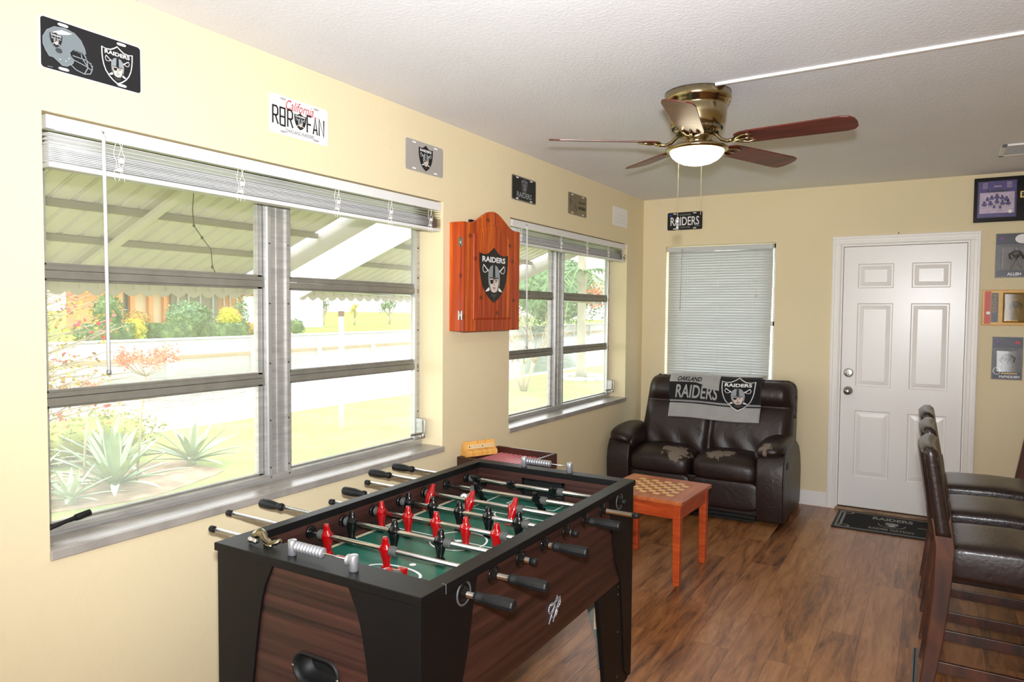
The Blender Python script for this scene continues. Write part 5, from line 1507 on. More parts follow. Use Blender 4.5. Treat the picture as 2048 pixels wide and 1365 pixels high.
# ------------------------------------------------------------------ outside: lawn, canal, far bank
GZ, WZ, FZ = -.35, -.9, 0.0
def ground_mat(name, c1, c2, c3, scale=1.2):
    m, nt, b = newmat(name); tc = N(nt, 'ShaderNodeTexCoord')
    a = N(nt, 'ShaderNodeTexNoise', Scale=scale, Detail=8.0, Roughness=.7); nt.links.new(tc.outputs['Object'], a.inputs['Vector'])
    f = N(nt, 'ShaderNodeTexNoise', Scale=scale * 30, Detail=4.0); nt.links.new(tc.outputs['Object'], f.inputs['Vector'])
    s = N(nt, 'ShaderNodeMath', operation='MULTIPLY_ADD'); s.inputs[1].default_value = .5; nt.links.new(f.outputs[0], s.inputs[0]); nt.links.new(a.outputs[0], s.inputs[2])
    r = ramp(nt, [(.55, c1), (.75, c2), (.95, c3)]); nt.links.new(s.outputs[0], r.inputs[0]); nt.links.new(r.outputs[0], b.inputs['Base Color']); b.inputs['Roughness'].default_value = .95; b.inputs['Specular IOR Level'].default_value = .1
    bp = N(nt, 'ShaderNodeBump', Strength=.6, Distance=.03); nt.links.new(f.outputs[0], bp.inputs['Height']); nt.links.new(bp.outputs[0], b.inputs['Normal'])
    return m


M['grass'] = ground_mat('lawn_grass', (104, 118, 58), (130, 141, 74), (158, 162, 98))
M['grass_far'] = ground_mat('far_lawn_grass', (98, 128, 44), (122, 150, 58), (148, 168, 80), .3)
M['mulch'] = ground_mat('mulch_bed', (128, 104, 84), (164, 136, 110), (196, 172, 142), 5)
M['concrete'] = mat('pale_concrete', (206, 204, 196), .85, noise=.08, nscale=1.5)
M['concrete_stain'] = mat('stained_concrete_foot', (176, 150, 112), .9, noise=.15, nscale=2)
M['awn'] = mat('awning_sheet_underside', (204, 198, 200), .55, noise=.05, nscale=4)
M['awn_dark'] = mat('awning_beam', (138, 132, 126), .6, noise=.06, nscale=6)
m_, nt, b = newmat('canal_water'); M['water'] = m_
b.inputs['Base Color'].default_value = lin((96, 104, 92)); b.inputs['Roughness'].default_value = .06; b.inputs['Specular IOR Level'].default_value = .6
tc = N(nt, 'ShaderNodeTexCoord'); mp = N(nt, 'ShaderNodeMapping'); mp.inputs['Scale'].default_value = (2.6, .9, 1); nt.links.new(tc.outputs['Object'], mp.inputs['Vector'])
nz = N(nt, 'ShaderNodeTexNoise', Scale=1.6, Detail=5.0, Distortion=.6); nt.links.new(mp.outputs[0], nz.inputs['Vector'])
bp = N(nt, 'ShaderNodeBump', Strength=.3, Distance=.05); nt.links.new(nz.outputs[0], bp.inputs['Height']); nt.links.new(bp.outputs[0], b.inputs['Normal'])

struct(MB().box((-7.8, -14, GZ - .3), (-WT, 75, GZ), M['grass']).build('ground_lawn'))
sw = MB(); sw.box((-8.1, -14, WZ - .5), (-7.8, 75, GZ + .01), M['concrete']); struct(sw.build('trim_4'))
struct(MB().box((-35, -30, WZ - .2), (-8.1, 110, WZ), M['water']).build('ground_canal_water'))
def farx(y): return -29.3 - (y - 17) * .068
fw = MB(); fs2 = MB()
ya, yb2 = -25, 110
fw.hexa([(farx(ya), ya, WZ + .12), (farx(yb2), yb2, WZ + .12), (farx(yb2) - .4, yb2, WZ + .12), (farx(ya) - .4, ya, WZ + .12), (farx(ya), ya, FZ), (farx(yb2), yb2, FZ), (farx(yb2) - .4, yb2, FZ), (farx(ya) - .4, ya, FZ)], M['concrete'])
fw.hexa([(farx(ya) + .12, ya, WZ), (farx(yb2) + .12, yb2, WZ), (farx(yb2) - .4, yb2, WZ), (farx(ya) - .4, ya, WZ), (farx(ya) + .12, ya, WZ + .12), (farx(yb2) + .12, yb2, WZ + .12), (farx(yb2) - .4, yb2, WZ + .12), (farx(ya) - .4, ya, WZ + .12)], M['concrete_stain'])
y = 5
while y < 100:
    fw.box((farx(y) - .05, y, WZ), (farx(y) + .14, y + .34, FZ - .1), M['concrete']); y += 5.2
fw.hexa([(farx(ya) + .12, ya, FZ), (farx(yb2) + .12, yb2, FZ), (farx(yb2) - .5, yb2, FZ), (farx(ya) - .5, ya, FZ), (farx(ya) + .12, ya, FZ + .07), (farx(yb2) + .12, yb2, FZ + .07), (farx(yb2) - .5, yb2, FZ + .07), (farx(ya) - .5, ya, FZ + .07)], M['concrete'])
struct(fw.build('trim_5', None))
g = MB(); g.hexa([(farx(ya) - .4, ya, -1), (farx(yb2) - .4, yb2, -1), (-170, 200, -1), (-170, -60, -1), (farx(ya) - .4, ya, FZ), (farx(yb2) - .4, yb2, FZ), (-170, 200, .9), (-170, -60, .9)], M['grass_far'])
struct(g.build('ground_far_lawn'))
mu = MB(); P = []
for k in range(40):
    a = 2 * pi * k / 40; rr = 1 + .08 * sin(3 * a) + .05 * sin(7 * a + 1); P.append((-5.3 + .85 * rr * cos(a), 3.9 + 1.55 * rr * sin(a)))
mu.prism(P, 'z', GZ - .02, GZ + .012, M['mulch']); struct(mu.build('ground_mulch_bed'))


# ------------------------------------------------------------------ aluminium awnings over the windows
def awning(label, y0, y1, rafter):
    t = thing('window_awning', label, 'awning', (-WT, (y0 + y1) / 2, 2.31)); O = Vector(t.location)
    def zt(x): return 1.74 + .377 * (x + 1.72)
    X1 = -1.72; X0 = -WT - .002
    mb = MB(); i = mb.mi(M['awn']); pitch = .1; prof = []
    y = y0
    while y < y1 - 1e-4:
        for dy, dz in ((0, 0), (.066, 0), (.072, .014), (.078, .002), (.082, .002), (.088, .014), (.094, 0)):
            if y + dy <= y1: prof.append((y + dy, dz))
        y += pitch
    A_ = [mb.bm.verts.new(Vector((X0, p[0], zt(X0) + p[1])) - O) for p in prof]; B_ = [mb.bm.verts.new(Vector((X1, p[0], zt(X1) + p[1])) - O) for p in prof]
    C_ = [mb.bm.verts.new(Vector((X0, p[0], zt(X0) + p[1] + .002)) - O) for p in prof]; D_ = [mb.bm.verts.new(Vector((X1, p[0], zt(X1) + p[1] + .002)) - O) for p in prof]
    for k in range(len(prof) - 1):
        mb.face([A_[k], A_[k + 1], B_[k + 1], B_[k]], i); mb.face([C_[k], D_[k], D_[k + 1], C_[k + 1]], i)
    mb.build('corrugated_sheet', t, fix=False)
    for xb in (-.72, -1.04, -1.36):
        mb = MB(); mb.box(Vector((xb - .012, y0 + .01, zt(xb) - .032)) - O, Vector((xb + .012, y1 - .01, zt(xb) - .001)) - O, M['awn_dark']); mb.build('purlin', t)
    for yr in rafter:
        mb = MB(); mb.hexa([Vector(p) - O for p in ((X0, yr, zt(X0) - .055), (X1 + .05, yr, zt(X1 + .05) - .055), (X1 + .05, yr + .05, zt(X1 + .05) - .055), (X0, yr + .05, zt(X0) - .055), (X0, yr, zt(X0) - .034), (X1 + .05, yr, zt(X1 + .05) - .034), (X1 + .05, yr + .05, zt(X1 + .05) - .034), (X0, yr + .05, zt(X0) - .034))], M['awn']); mb.build('rafter', t)
    # scalloped front valance
    mb = MB(); P = [(y0, 1.762), (y0, 1.60)]; y = y0
    while y < y1 - .05:
        for k in range(1, 7): P.append((y + pitch * k / 6, 1.622 - .028 * sin(pi * k / 6)))
        y += pitch
    P += [(y1, 1.62), (y1, 1.762)]
    P = [(p[0] - O.y, p[1] - O.z) for p in P]
    mb.prism(P[::-1], 'x', X1 - O.x - .003, X1 - O.x, M['awn'])
    y = y0
    while y < y1: mb.box(Vector((X1, y + .06, 1.63)) - O, Vector((X1 + .012, y + .09, 1.735)) - O, M['awn']); y += pitch
    mb.box(Vector((X1, y0, 1.683)) - O, Vector((X1 + .02, y1, 1.70)) - O, M['awn_dark']); mb.build('valance', t)
    for ys in (y0, y1):
        mb = MB(); mb.prism([(X0 - O.x, zt(X0) - O.z + .02), (X1 - O.x, zt(X1) - O.z + .02), (X1 - O.x, 1.60 - O.z), (X0 - O.x, 2.172 - O.z)], 'y', ys - O.y, ys - O.y + .003, M['awn']); mb.build('side_panel', t)
        mb = MB(); s = 1 if ys == y0 else -1
        mb.cyl(Vector((X1 + .02, ys + s * .02, 1.69)) - O, Vector((X0, ys + s * .02 + (.3 if s > 0 else -.25), 1.58 if s > 0 else 1.60)) - O, .008, m=M['alu_light'], n=8); mb.build('support_rod', t)
    return t


awning('corrugated aluminium awning outside the wide near window', .62, 3.15, (2.02,))
awning('corrugated aluminium awning outside the farther window', 3.60, 5.85, ())


# ------------------------------------------------------------------ vegetation
def leafmat(name, c1, c2, c3, sc=3.0):
    m, nt, b = newmat(name); tc = N(nt, 'ShaderNodeTexCoord'); nz = N(nt, 'ShaderNodeTexNoise', Scale=sc, Detail=4.0); nt.links.new(tc.outputs['Object'], nz.inputs['Vector'])
    r = ramp(nt, [(.35, c1), (.5, c2), (.68, c3)]); nt.links.new(nz.outputs[0], r.inputs[0]); nt.links.new(r.outputs[0], b.inputs['Base Color']); b.inputs['Roughness'].default_value = .7; b.inputs['Specular IOR Level'].default_value = .2
    return m


M['lf_green'] = leafmat('leaf_green', (62, 84, 48), (88, 110, 64), (118, 138, 86))
M['lf_olive'] = leafmat('leaf_olive', (118, 124, 56), (146, 150, 76), (176, 176, 100))
M['lf_grey'] = leafmat('leaf_grey_green', (74, 98, 70), (104, 130, 92), (140, 160, 116))
M['lf_yellow'] = leafmat('leaf_yellow', (150, 140, 36), (196, 184, 52), (214, 206, 90))
M['lf_rust'] = leafmat('leaf_rust', (120, 84, 44), (168, 140, 66), (190, 120, 70), 8)
M['lf_red'] = leafmat('petal_red', (170, 36, 52), (206, 70, 84), (226, 120, 110), 6)
M['lf_coral'] = leafmat('petal_coral', (206, 96, 66), (224, 124, 92), (236, 160, 130), 6)
M['agave'] = leafmat('agave_leaf', (112, 130, 104), (148, 162, 130), (184, 192, 158), 2)
M['bark'] = mat('pale_bark', (168, 150, 126), .9, noise=.2, nscale=6); M['trunk'] = mat('grey_palm_trunk', (150, 142, 126), .9, noise=.2, nscale=5)


def leaf(mb, i, p, s, rng, tilt=1.0, asp=.45, nrm=None):
    d = Vector((rng.gauss(0, 1), rng.gauss(0, 1), rng.gauss(0, .7) * tilt))
    if d.length < 1e-3: d = Vector((1, 0, 0))
    d.normalize(); u = d.cross(Vector((rng.gauss(0, 1), rng.gauss(0, 1), rng.gauss(0, 1)))).normalized() * s * asp
    V = [mb.bm.verts.new(q) for q in (p - d * s * .5, p + u * .6, p + d * s * .5, p - u * .6)]
    mb.face(V, i)


def clump(mb, c, r, n, s, mt, rng, box=False, shell=.45, flat=False):
    i = mb.mi(mt); c = Vector(c)
    for _ in range(n):
        if box:
            q = [rng.uniform(-1, 1) for _ in range(3)]; ax = rng.randrange(3); q[ax] = math.copysign(1 - abs(rng.gauss(0, .06)), q[ax]); p = Vector((q[0] * r[0], q[1] * r[1], q[2] * r[2]))
        else:
            d = Vector((rng.gauss(0, 1), rng.gauss(0, 1), rng.gauss(0, 1))).normalized(); k = 1 - rng.random() ** 1.6 * shell; k *= 1 + .12 * sin(5 * d.x + 3 * d.z) ; p = Vector((d.x * r[0], d.y * r[1], d.z * r[2])) * k
        leaf(mb, i, c + p, s * rng.uniform(.6, 1.3), rng)


def bush(name, label, cat, c, r, mt, n=900, s=.16, box=False, group=None, core=True):
    rng = random.Random(hash(label) % 1000 + int(abs(c[1]) * 10)); rng = random.Random(int(abs(c[0] * 31 + c[1] * 17)))
    t = thing(name, label, cat, (c[0], c[1], c[2] - r[2]), group=group)
    mb = MB(); clump(mb, (0, 0, r[2]), r, n, s, mt, rng, box)
    if core:
        if box: mb.blob((0, 0, r[2]), (r[0] * .95, r[1] * .96, r[2] * .95), .3, (24, 12), mt)
        else: mb.blob((0, 0, r[2]), (r[0] * .82, r[1] * .82, r[2] * .82), 1.0, (20, 12), mt)
    mb.build('foliage', t, fix=False)
    st = MB(); st.cyl((0, 0, 0), (0, 0, r[2]), .05 if not box else .08, m=M['bark'], n=8); st.build('stem', t)
    return t


for lab, ya, yb_, z1, hh in (('clipped green hedge block on the far bank, leftmost of three', 17.4, 19.75, .80, .55), ('clipped green hedge block trailing over the far seawall, middle of three', 20.8, 22.95, .78, .58), ('long clipped green hedge block on the far bank, rightmost of three', 23.5, 26.3, .76, .45)):
    bush('hedge', lab, 'hedge', (-31.0, (ya + yb_) / 2, z1 - hh), (.55, (yb_ - ya) / 2, hh), M['lf_green'], 2200, .13, True, group='clipped hedges on the far bank')
bush('shrub', 'yellow-green rounded shrub between two hedge blocks on the far bank', 'shrub', (-31.3, 20.2, .50), (.45, .52, .52), M['lf_yellow'], 900, .14)
bush('shrub', 'small orange-green shrub at the right end of the hedges', 'shrub', (-31.5, 27.2, .42), (.4, .45, .4), M['lf_rust'], 500, .13)
bush('shrub', 'large feathery grey-green shrub before the dark porch', 'shrub', (-36.5, 26.7, 1.0), (.8, 1.5, .95), M['lf_grey'], 2200, .2)
bush('shrub', 'bright yellow shrub right of the large grey-green shrub', 'shrub', (-35.0, 28.4, 1.0), (.6, .75, .62), M['lf_yellow'], 1100, .16)
bush('shrub', 'tall green round-topped shrub against the orange house corner', 'shrub', (-37.0, 22.1, 1.25), (.7, .8, 1.2), M['lf_green'], 1500, .16)
bush('shrub', 'low orange-yellow shrub under the house windows', 'shrub', (-38.0, 24.4, .75), (.5, .9, .62), M['lf_rust'], 900, .15)
bush('shrub', 'small rounded green shrub beside the low orange shrub', 'shrub', (-35.0, 24.9, .72), (.5, .55, .45), M['lf_green'], 700, .14)
bush('shrub', 'slim olive shrub at the right end of the porch', 'shrub', (-37.5, 31.2, 1.15), (.5, .6, 1.1), M['lf_grey'], 700, .16, core=False)
bush('shrub', 'dark green shrub on the far bank at the mullion edge', 'shrub', (-31.5, 30.6, .45), (.5, .5, .5), M['lf_green'], 600, .14)


def small_tree(label, base, h, w, mt, seed, n=700, s=.2):
    rng = random.Random(seed); t = thing('tree', label, 'tree', base, group=None)
    tr_ = MB(); tr_.tube([(0, 0, 0), (.02 * h, .03 * h, .3 * h), (0, .05 * h, .6 * h)], [.07 * h ** .6, .05 * h ** .6, .03 * h ** .6], M['bark'], 8)
    for k in range(5): a = rng.uniform(0, 6.28); tr_.tube([(0, .03 * h, .28 * h), (w * .4 * cos(a), w * .4 * sin(a), .55 * h), (w * .7 * cos(a), w * .7 * sin(a), .85 * h)], [.04 * h ** .6, .025 * h ** .6, .01], M['bark'], 6)
    tr_.build('trunk', t); f = MB()
    for k in range(6): a = rng.uniform(0, 6.28); q = rng.uniform(.1, .6); clump(f, (w * q * cos(a), w * q * sin(a), h * rng.uniform(.5, .88)), (w * .45, w * .45, h * .17), n // 6, s, mt, rng, shell=.9)
    f.build('foliage', t, fix=False); return t


small_tree('small leafy tree on the far lawn, leftmost of three', (-45, 45.9, .1), 2.9, 1.2, M['lf_grey'], 1)
small_tree('slender yellowish young tree between two larger ones on the far lawn', (-45, 49.9, .1), 2.1, .6, M['lf_yellow'], 2, n=400)
small_tree('small leafy tree on the far lawn, rightmost of three', (-45, 54.9, .1), 2.9, 1.7, M['lf_grey'], 3, n=900)
for k, (lab, x, y, r_) in enumerate((('big hazy green tree crown beyond the canal, left of the palm trunk', -30, 62, 4.5), ('big hazy green tree crown beyond the canal, right of the palm trunk', -27, 76, 4.6), ('dense green trees closing the far end of the canal', -18, 72, 5))):
    bush('tree', lab, 'tree', (x, y, r_ * .8), (r_, r_ * 1.1, r_ * .85), M['lf_grey' if k != 1 else 'lf_green'], 5200, .36)

# palm seen through the farther window
pm = thing('palm_tree', 'tall palm with a grey trunk seen through the right pane of the farther window', 'palm tree', (-6.28, 18.09, GZ))
m1 = MB(); m1.lathe([(.17, 0), (.135, .3), (.12, 1.2), (.115, 2.6), (.15, 2.75), (.16, 2.9), (.12, 3.2), (.11, 4.4), (.02, 4.9)], (0, 0, 0), (0, 0, 1), 18, M['trunk']); m1.build('trunk', pm)
rng = random.Random(5); fr = MB(); i = fr.mi(M['lf_grey'])
i2 = fr.mi(M['lf_green'])
for k in range(15):
    a = 2 * pi * k / 15 + rng.uniform(-.1, .1); L_ = rng.uniform(1.7, 2.3); up = rng.uniform(.1, .9); prev = None; pts = []
    for j in range(11):
        q = j / 10; pts.append(Vector((L_ * q * cos(a), L_ * q * sin(a), 3.0 + up * q - 2.0 * q * q)))
    fr.tube(pts, [.03 * (1 - .8 * j / 10) for j in range(11)], M['lf_grey'], 5)
    for j in range(1, 11):
        for s in (-1, 1):
            for h in (0, .5):
                p = pts[j] * (1 - h) + pts[max(0, j - 1)] * h; w_ = .34 * sin(pi * min(.95, .15 + .8 * j / 10)); dv = Vector((-sin(a) * s, cos(a) * s, -.75)).normalized(); fw_ = (pts[j] - pts[j - 1]).normalized() * .02
                V_ = [fr.bm.verts.new(x) for x in (p - fw_, p + fw_, p + dv * w_ + fw_ * 3)]; fr.face(V_, i if (j + k) % 3 else i2)
fr.build('frond', pm, fix=False)
fl = MB(); clump(fl, (.32, .3, 2.35), (.32, .32, .36), 420, .09, M['lf_coral'], rng, shell=1.0); fl.build('flower_cluster', pm, fix=False)
st = MB()
for k in range(16): a = pi * 2 * k / 16; st.blob((.75 * cos(a), .75 * sin(a), .03), (.17, .14, .07), .8, (8, 6), M['concrete'])
st = st.build('edging_stones'); st.location = (-6.28, 18.09, GZ); tag(st, 'ring of pale stones around the foot of the palm', 'edging', kind='stuff')

# bare crape myrtle
my = thing('bare_shrub', 'leafless multi-stemmed shrub behind the left pane of the farther window', 'shrub', (-5.99, 14.35, GZ)); rng = random.Random(11); bm_ = MB()
def twig(mb, p, d, L_, r, n, rng, m, spread=.5):
    if n == 0: return
    q = p + d * L_; mid = p + d * L_ * .5 + Vector((rng.gauss(0, .03), rng.gauss(0, .03), 0)) * L_
    mb.tube([p, mid, q], [r, r * .85, r * .7], m, 5)
    for _ in range(2 if rng.random() < .75 else 3): twig(mb, q, (d + Vector((rng.gauss(0, spread), rng.gauss(0, spread), rng.gauss(.05, spread * .5)))).normalized(), L_ * rng.uniform(.6, .85), r * .62, n - 1, rng, m, spread)
for k in range(5): a = k * 1.3; twig(bm_, Vector((.05 * cos(a), .05 * sin(a), 0)), Vector((.35 * cos(a), .35 * sin(a), 1)).normalized(), .72, .032, 5, rng, M['bark'])
bm_.build('branches', my)

# bougainvillea reaching in from the left
bg_ = thing('bougainvillea', 'arching bougainvillea branches with yellow leaves and red bracts at the left edge', 'shrub', (-3.0, 1.2, GZ)); rng = random.Random(21); bb = MB(); lf = MB(); fl = MB(); il, ir = lf.mi(M['lf_rust']), fl.mi(M['lf_red']); iy = lf.mi(M['lf_yellow'])
O = Vector((-3.0, 1.2, GZ))
for k in range(58):
    z1 = rng.uniform(.85, 2.0); y1_ = rng.uniform(1.0, 1.78); x1 = rng.uniform(-.5, .3); base = Vector((rng.gauss(0, .06), rng.gauss(0, .06), 0)); pts = []
    for j in range(9): q = j / 8; pts.append(base + Vector((x1 * q, y1_ * q ** 1.5, .25 + z1 * q ** .75)) + Vector((0, 0, .12 * sin(pi * q))))
    pts[0] = base
    bb.tube(pts, [.012 * (1 - .7 * j / 8) for j in range(9)], M['bark'], 5)
    for j in range(3, 9):
        p = pts[j]; d = (pts[j] - pts[j - 1]).normalized()
        if rng.random() < .8: dd = (d + Vector((rng.gauss(0, .5), rng.gauss(0, .4), rng.gauss(.1, .4)))).normalized(); L_ = rng.uniform(.12, .32); bb.tube([p, p + dd * L_], [.005, .002], M['bark'], 4)
        for _ in range(14): leaf(lf, il if rng.random() < .6 else iy, p + Vector((rng.gauss(0, .07), rng.gauss(0, .08), rng.gauss(0, .07))), rng.uniform(.02, .045), rng, asp=.5)
        if rng.random() < .22:
            for _ in range(7): leaf(fl, ir, p + Vector((rng.gauss(0, .025), rng.gauss(0, .03), rng.gauss(0, .025))), rng.uniform(.025, .045), rng, asp=.8)
bb.build('branches', bg_); lf.build('leaves', bg_, fix=False); fl.build('red_bracts', bg_, fix=False)


# agaves and flower stalks in the mulch bed
def agave(label, x, y, R_, n, seed, up=.5):
    rng = random.Random(seed); t = thing('agave_plant', label, 'agave', (x, y, GZ), group='agaves in the mulch bed outside the window'); mb = MB(); i = mb.mi(M['agave'])
    for k in range(n):
        a = 2.399 * k + rng.uniform(-.1, .1); q = k / n; el = .15 + 1.15 * (1 - q) * up + rng.uniform(-.1, .1) if False else radians(12 + 62 * (k / n) ** 1.2 + rng.uniform(-6, 6)); L_ = R_ * rng.uniform(.8, 1.15) * (1 - .25 * k / n)
        prev = None; dirx = Vector((cos(a), sin(a), 0)); side = Vector((-sin(a), cos(a), 0))
        for j in range(9):
            s_ = j / 8; e2 = el - .55 * s_ * s_ * (1 if el < 1.0 else .3); c_ = dirx * (L_ * s_ * cos(el)) + Vector((0, 0, L_ * (s_ * sin(el) - .16 * s_ * s_ * cos(el)) + .05)); w_ = .036 * R_ / .6 * (.55 + 1.2 * s_) * (1 - s_) ** .75 + .001
            up_ = Vector((0, 0, 1)); V_ = [mb.bm.verts.new(p) for p in (c_ + side * w_ + up_ * w_ * .45, c_ - up_ * w_ * .15, c_ - side * w_ + up_ * w_ * .45)]
            if prev: mb.face([prev[0], prev[1], V_[1], V_[0]], i, True); mb.face([prev[1], prev[2], V_[2], V_[1]], i, True)
            prev = V_
    mb.build('leaves', t, fix=False)
    st = MB(); st.lathe([(.05, 0), (.06, .08), (.03, .16), (0, .18)], (0, 0, 0), (0, 0, 1), 10, M['agave']); st.build('stem', t); return t


agave('large pale agave with long curving leaves, centre of the bed', -4.95, 4.10, .86, 34, 1)
agave('agave at the left end of the bed, half cut by the window edge', -5.2, 3.30, .66, 30, 2)
agave('agave with upright leaves at the right end of the bed', -5.35, 5.25, .7, 28, 3)
agave('agave behind the large central one, rising above it', -6.0, 4.65, .8, 28, 4)
agave('small agave low in front of the left shrubbery', -4.75, 3.55, .48, 24, 6)
bush('shrub', 'loose bright green shrub at the left of the agave bed', 'shrub', (-6.0, 3.25, GZ + .36), (.5, .62, .38), M['lf_green'], 3000, .06)
bush('shrub', 'low yellow-green leafy shrub behind the large agave', 'shrub', (-6.75, 4.7, GZ + .28), (.42, 1.0, .3), M['lf_olive'], 3000, .055)
for lab, x, y, h, lean, n in (('tall aloe flower stalk with a wide coral crown before the canal', -5.1, 4.42, 1.42, .12, 14), ('shorter coral flower stalk left of the taller one', -5.1, 3.86, 1.08, .06, 5)):
    t = thing('flower_stalk', lab, 'flower stalk', (x, y, GZ)); rng = random.Random(n); mb = MB(); mb.tube([(0, 0, 0), (0, lean * .5, h * .5), (0, lean, h * .82)], [.014, .011, .008], M['bark'], 6); tips = []
    for k in range(n): a = rng.uniform(-1, 1); p0 = Vector((0, lean, h * .80)); p1 = p0 + Vector((rng.gauss(0, .08), a * .34 * (n / 14), h * .1 + rng.uniform(0, .1))); mb.tube([p0, (p0 + p1) / 2 - Vector((0, 0, .03)), p1], .004, M['bark'], 4); tips.append(p1)
    mb.build('stalk', t); f = MB(); i = f.mi(M['lf_coral'])
    for p in tips:
        for _ in range(48): leaf(f, i, p + Vector((rng.gauss(0, .03), rng.gauss(0, .035), rng.gauss(.02, .045))), .04, rng, asp=.4)
    f.build('flowers', t, fix=False)

vn = MB(); vn.tube([(-.62, 2.0, 2.15), (-.62, 2.005, 2.06), (-.625, 2.0, 1.97), (-.63, 2.01, 1.90), (-.63, 2.05, 1.85), (-.635, 2.10, 1.80), (-.64, 2.11, 1.72), (-.64, 2.135, 1.68)], .0022, M['rubber'], 5)
for p_ in ((-.62, 2.005, 2.06), (-.63, 2.01, 1.90), (-.63, 2.05, 1.85), (-.64, 2.11, 1.72), (-.64, 2.135, 1.68)): vn.blob(p_, (.006, .006, .008), 1.0, (8, 6), M['rubber'])
tag(vn.build('hanging_vine'), 'thin dark dry vine dangling under the awning outside the left pane', 'vine')

# post by the canal
ps = thing('lamp_post', 'slim white post with a dark box on top, standing on the lawn', 'post', (-5.785, 8.187, GZ))
MB().cyl((0, 0, 0), (0, 0, 1.77), .04, m=M['art_white'], n=14).build('pole', ps); MB().box((-.035, -.035, 1.77), (.035, .035, 1.86), mat('dark_brown_box', (96, 54, 44), .6)).build('lamp_box', ps, bevel=.004)

# ------------------------------------------------------------------ houses across the canal
M['terracotta'] = mat('terracotta_stucco', (206, 132, 84), .85, noise=.06, nscale=1); M['beige'] = mat('beige_panel', (196, 172, 142), .7); M['porch'] = mat('dark_porch_screen', (104, 92, 84), .8, noise=.1, nscale=1); M['roof'] = mat('clay_tile_roof', (196, 104, 74), .85, noise=.15, nscale=4); M['dkglass'] = mat('dark_window_glass', (70, 76, 78), .2)
hs = thing('house', 'terracotta house with a dark screened porch across the canal', 'house', (-42, 30, .1))
def hb(name, a, b, m, par=hs): return MB().box((a[0], a[1] - 30, a[2]), (b[0], b[1] - 30, b[2]), m).build(name, par)
hb('wall', (-6, 25.5, -.2), (-.25, 36.5, 2.9), M['terracotta'])
hb('side_wall', (-.25, 24.9, -.2), (.5, 25.6, 2.7), M['terracotta'])
for a, b in ((26.3, 26.62), (27.55, 27.85), (28.6, 28.95)): hb('pillar', (-.25, a, -.2), (.12, b, 2.8), M['terracotta'])
wn = hb('window', (-.25, 25.65, .35), (-.18, 26.3, 2.4), M['dkglass']); hb('window_bars', (-.18, 25.9, 1.3), (-.16, 26.3, 1.36), M['alu_light'], wn)
hb('panel', (-.25, 26.62, .1), (-.2, 27.55, 2.5), M['beige']); hb('panel', (-.25, 27.85, .1), (-.2, 28.6, 2.5), M['beige'])
hb('screened_porch', (-.25, 28.95, -.2), (.4, 32.6, 2.7), M['porch'])
for y_ in (29.3, 30.1, 31.0, 32.0, 32.9, 33.4, 34.0): hb('porch_post', (.4, y_, -.2), (.52, y_ + .12, 2.7), M['awn_dark'])
hb('porch_wall', (.3, 32.6, -.2), (.42, 34.9, .75), M['porch']); hb('porch_roof', (-.3, 28.9, 2.6), (.9, 35.0, 2.75), M['awn_dark'])
hb('white_extension', (-3, 35.0, -.2), (0, 43, 2.4), M['art_white'])
rf = MB(); rf.hexa([(-7, -5.4, 2.9), (1, -5.4, 2.75), (1, 6.8, 2.75), (-7, 6.8, 2.9), (-3.4, -3.4, 4.4), (-2.6, -3.4, 4.4), (-2.6, 5, 4.4), (-3.4, 5, 4.4)], M['roof']); rf.build('roof', hs)
h2 = thing('house', 'low pale house with two peaked clay roofs behind the bougainvillea', 'house', (-50, 22, .1))
MB().box((-4, -4.6, -.2), (0, 2.4, 2.0), M['beige']).build('wall', h2)
for yc in (-2.9, -1.0, 1.2):
    r_ = MB(); r_.hexa([(-4, yc - 1.1, 2.0), (.4, yc - 1.1, 2.0), (.4, yc + 1.1, 2.0), (-4, yc + 1.1, 2.0), (-2, yc - .05, 3.0), (-1.2, yc - .05, 3.0), (-1.2, yc + .05, 3.0), (-2, yc + .05, 3.0)], M['roof']); r_.build('roof', h2)
# ------------------------------------------------------------------ camera
y_, q_, r_ = [radians(CAM[k]) for k in ('yaw', 'pitch', 'roll')]
F_ = Vector((-sin(y_) * cos(q_), cos(y_) * cos(q_), sin(q_))); R_ = Vector((cos(y_), sin(y_), 0)); U_ = R_.cross(F_)
R2 = R_ * cos(r_) + U_ * sin(r_); U2 = -R_ * sin(r_) + U_ * cos(r_)
cd = bpy.data.cameras.new('camera'); cam = bpy.data.objects.new('camera', cd); COL.objects.link(cam)
mw = Matrix((R2, U2, -F_)).transposed().to_4x4(); mw.translation = Vector((CAM['X'], 0, CAM['h'])); cam.matrix_world = mw
cd.sensor_width = 36; cd.lens = CAM['f'] / 2048 * 36; cd.clip_start = .05; cd.clip_end = 400
SC.camera = cam

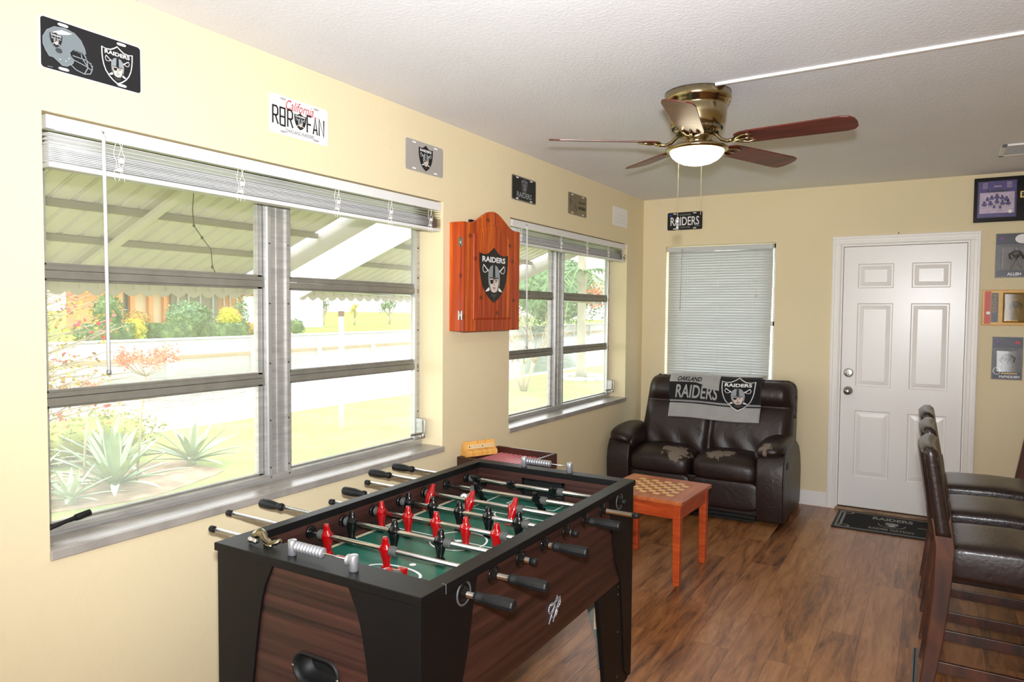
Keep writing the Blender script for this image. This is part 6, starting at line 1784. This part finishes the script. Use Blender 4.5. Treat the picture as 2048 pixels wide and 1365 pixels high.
# ------------------------------------------------------------------ light
w = bpy.data.worlds.new('overcast_sky'); SC.world = w; w.use_nodes = True; nt = w.node_tree
bg = nt.nodes['Background']; tc = N(nt, 'ShaderNodeTexCoord'); sx = N(nt, 'ShaderNodeSeparateXYZ'); nt.links.new(tc.outputs['Generated'], sx.inputs[0])
cr = ramp(nt, [(.0, (.95, .97, 1.0, 1)), (.5, (1.0, 1.0, 1.0, 1)), (1.0, (.72, .84, 1.0, 1))]); mr = N(nt, 'ShaderNodeMapRange'); mr.inputs[1].default_value = -1; nt.links.new(sx.outputs[2], mr.inputs[0]); nt.links.new(mr.outputs[0], cr.inputs[0]); nt.links.new(cr.outputs[0], bg.inputs[0])
bg.inputs[1].default_value = SKY = 4.0
su = bpy.data.lights.new('sun', 'SUN'); su.energy = 2.0; su.angle = radians(8); su.color = (1, .96, .88)
so = bpy.data.objects.new('sun', su); COL.objects.link(so); so.rotation_euler = (radians(38), radians(-8), radians(-25)); so.location = (-4, 0, 8)


def portal(name, c, size, rot):
    l = bpy.data.lights.new(name, 'AREA'); l.shape = 'RECTANGLE'; l.size, l.size_y = size; l.cycles.is_portal = True
    o = bpy.data.objects.new(name, l); COL.objects.link(o); o.location = c; o.rotation_euler = rot


portal('window_portal', (-.21, 2.06, 1.45), (1.95, 1.3), (radians(90), 0, radians(-90)))
portal('window_portal', (-.21, 4.68, 1.45), (1.91, 1.3), (radians(90), 0, radians(-90)))
portal('fill_door_portal', (2.15, YB - .21, 1.05), (2.5, 2.1), (radians(-90), 0, radians(180)))
# the photographer's flash, just above the lens
fl = bpy.data.lights.new('camera_flash', 'AREA'); fl.shape = 'RECTANGLE'; fl.size = .09; fl.size_y = .05; fl.energy = FLASH = 54; fl.color = (.96, .97, 1.0); fl.spread = radians(125)
fo = bpy.data.objects.new('camera_flash', fl); COL.objects.link(fo)
m2 = mw.copy(); m2.translation = Vector((CAM['X'], 0, CAM['h'])) + U2 * .15 - F_ * .02; fo.matrix_world = m2 @ Matrix.Rotation(radians(11), 4, 'X')

SC.view_settings.view_transform = 'Standard'; SC.view_settings.look = 'None'; SC.view_settings.exposure = .42; SC.view_settings.gamma = 1.0
SC.view_settings.use_curve_mapping = False
SC.cycles.use_denoising = True
SC.cycles.max_bounces = 10; SC.cycles.transparent_max_bounces = 16; SC.cycles.diffuse_bounces = 5
SC.cycles.sample_clamp_indirect = 6.0
SC.cycles.caustics_reflective = False; SC.cycles.caustics_refractive = False
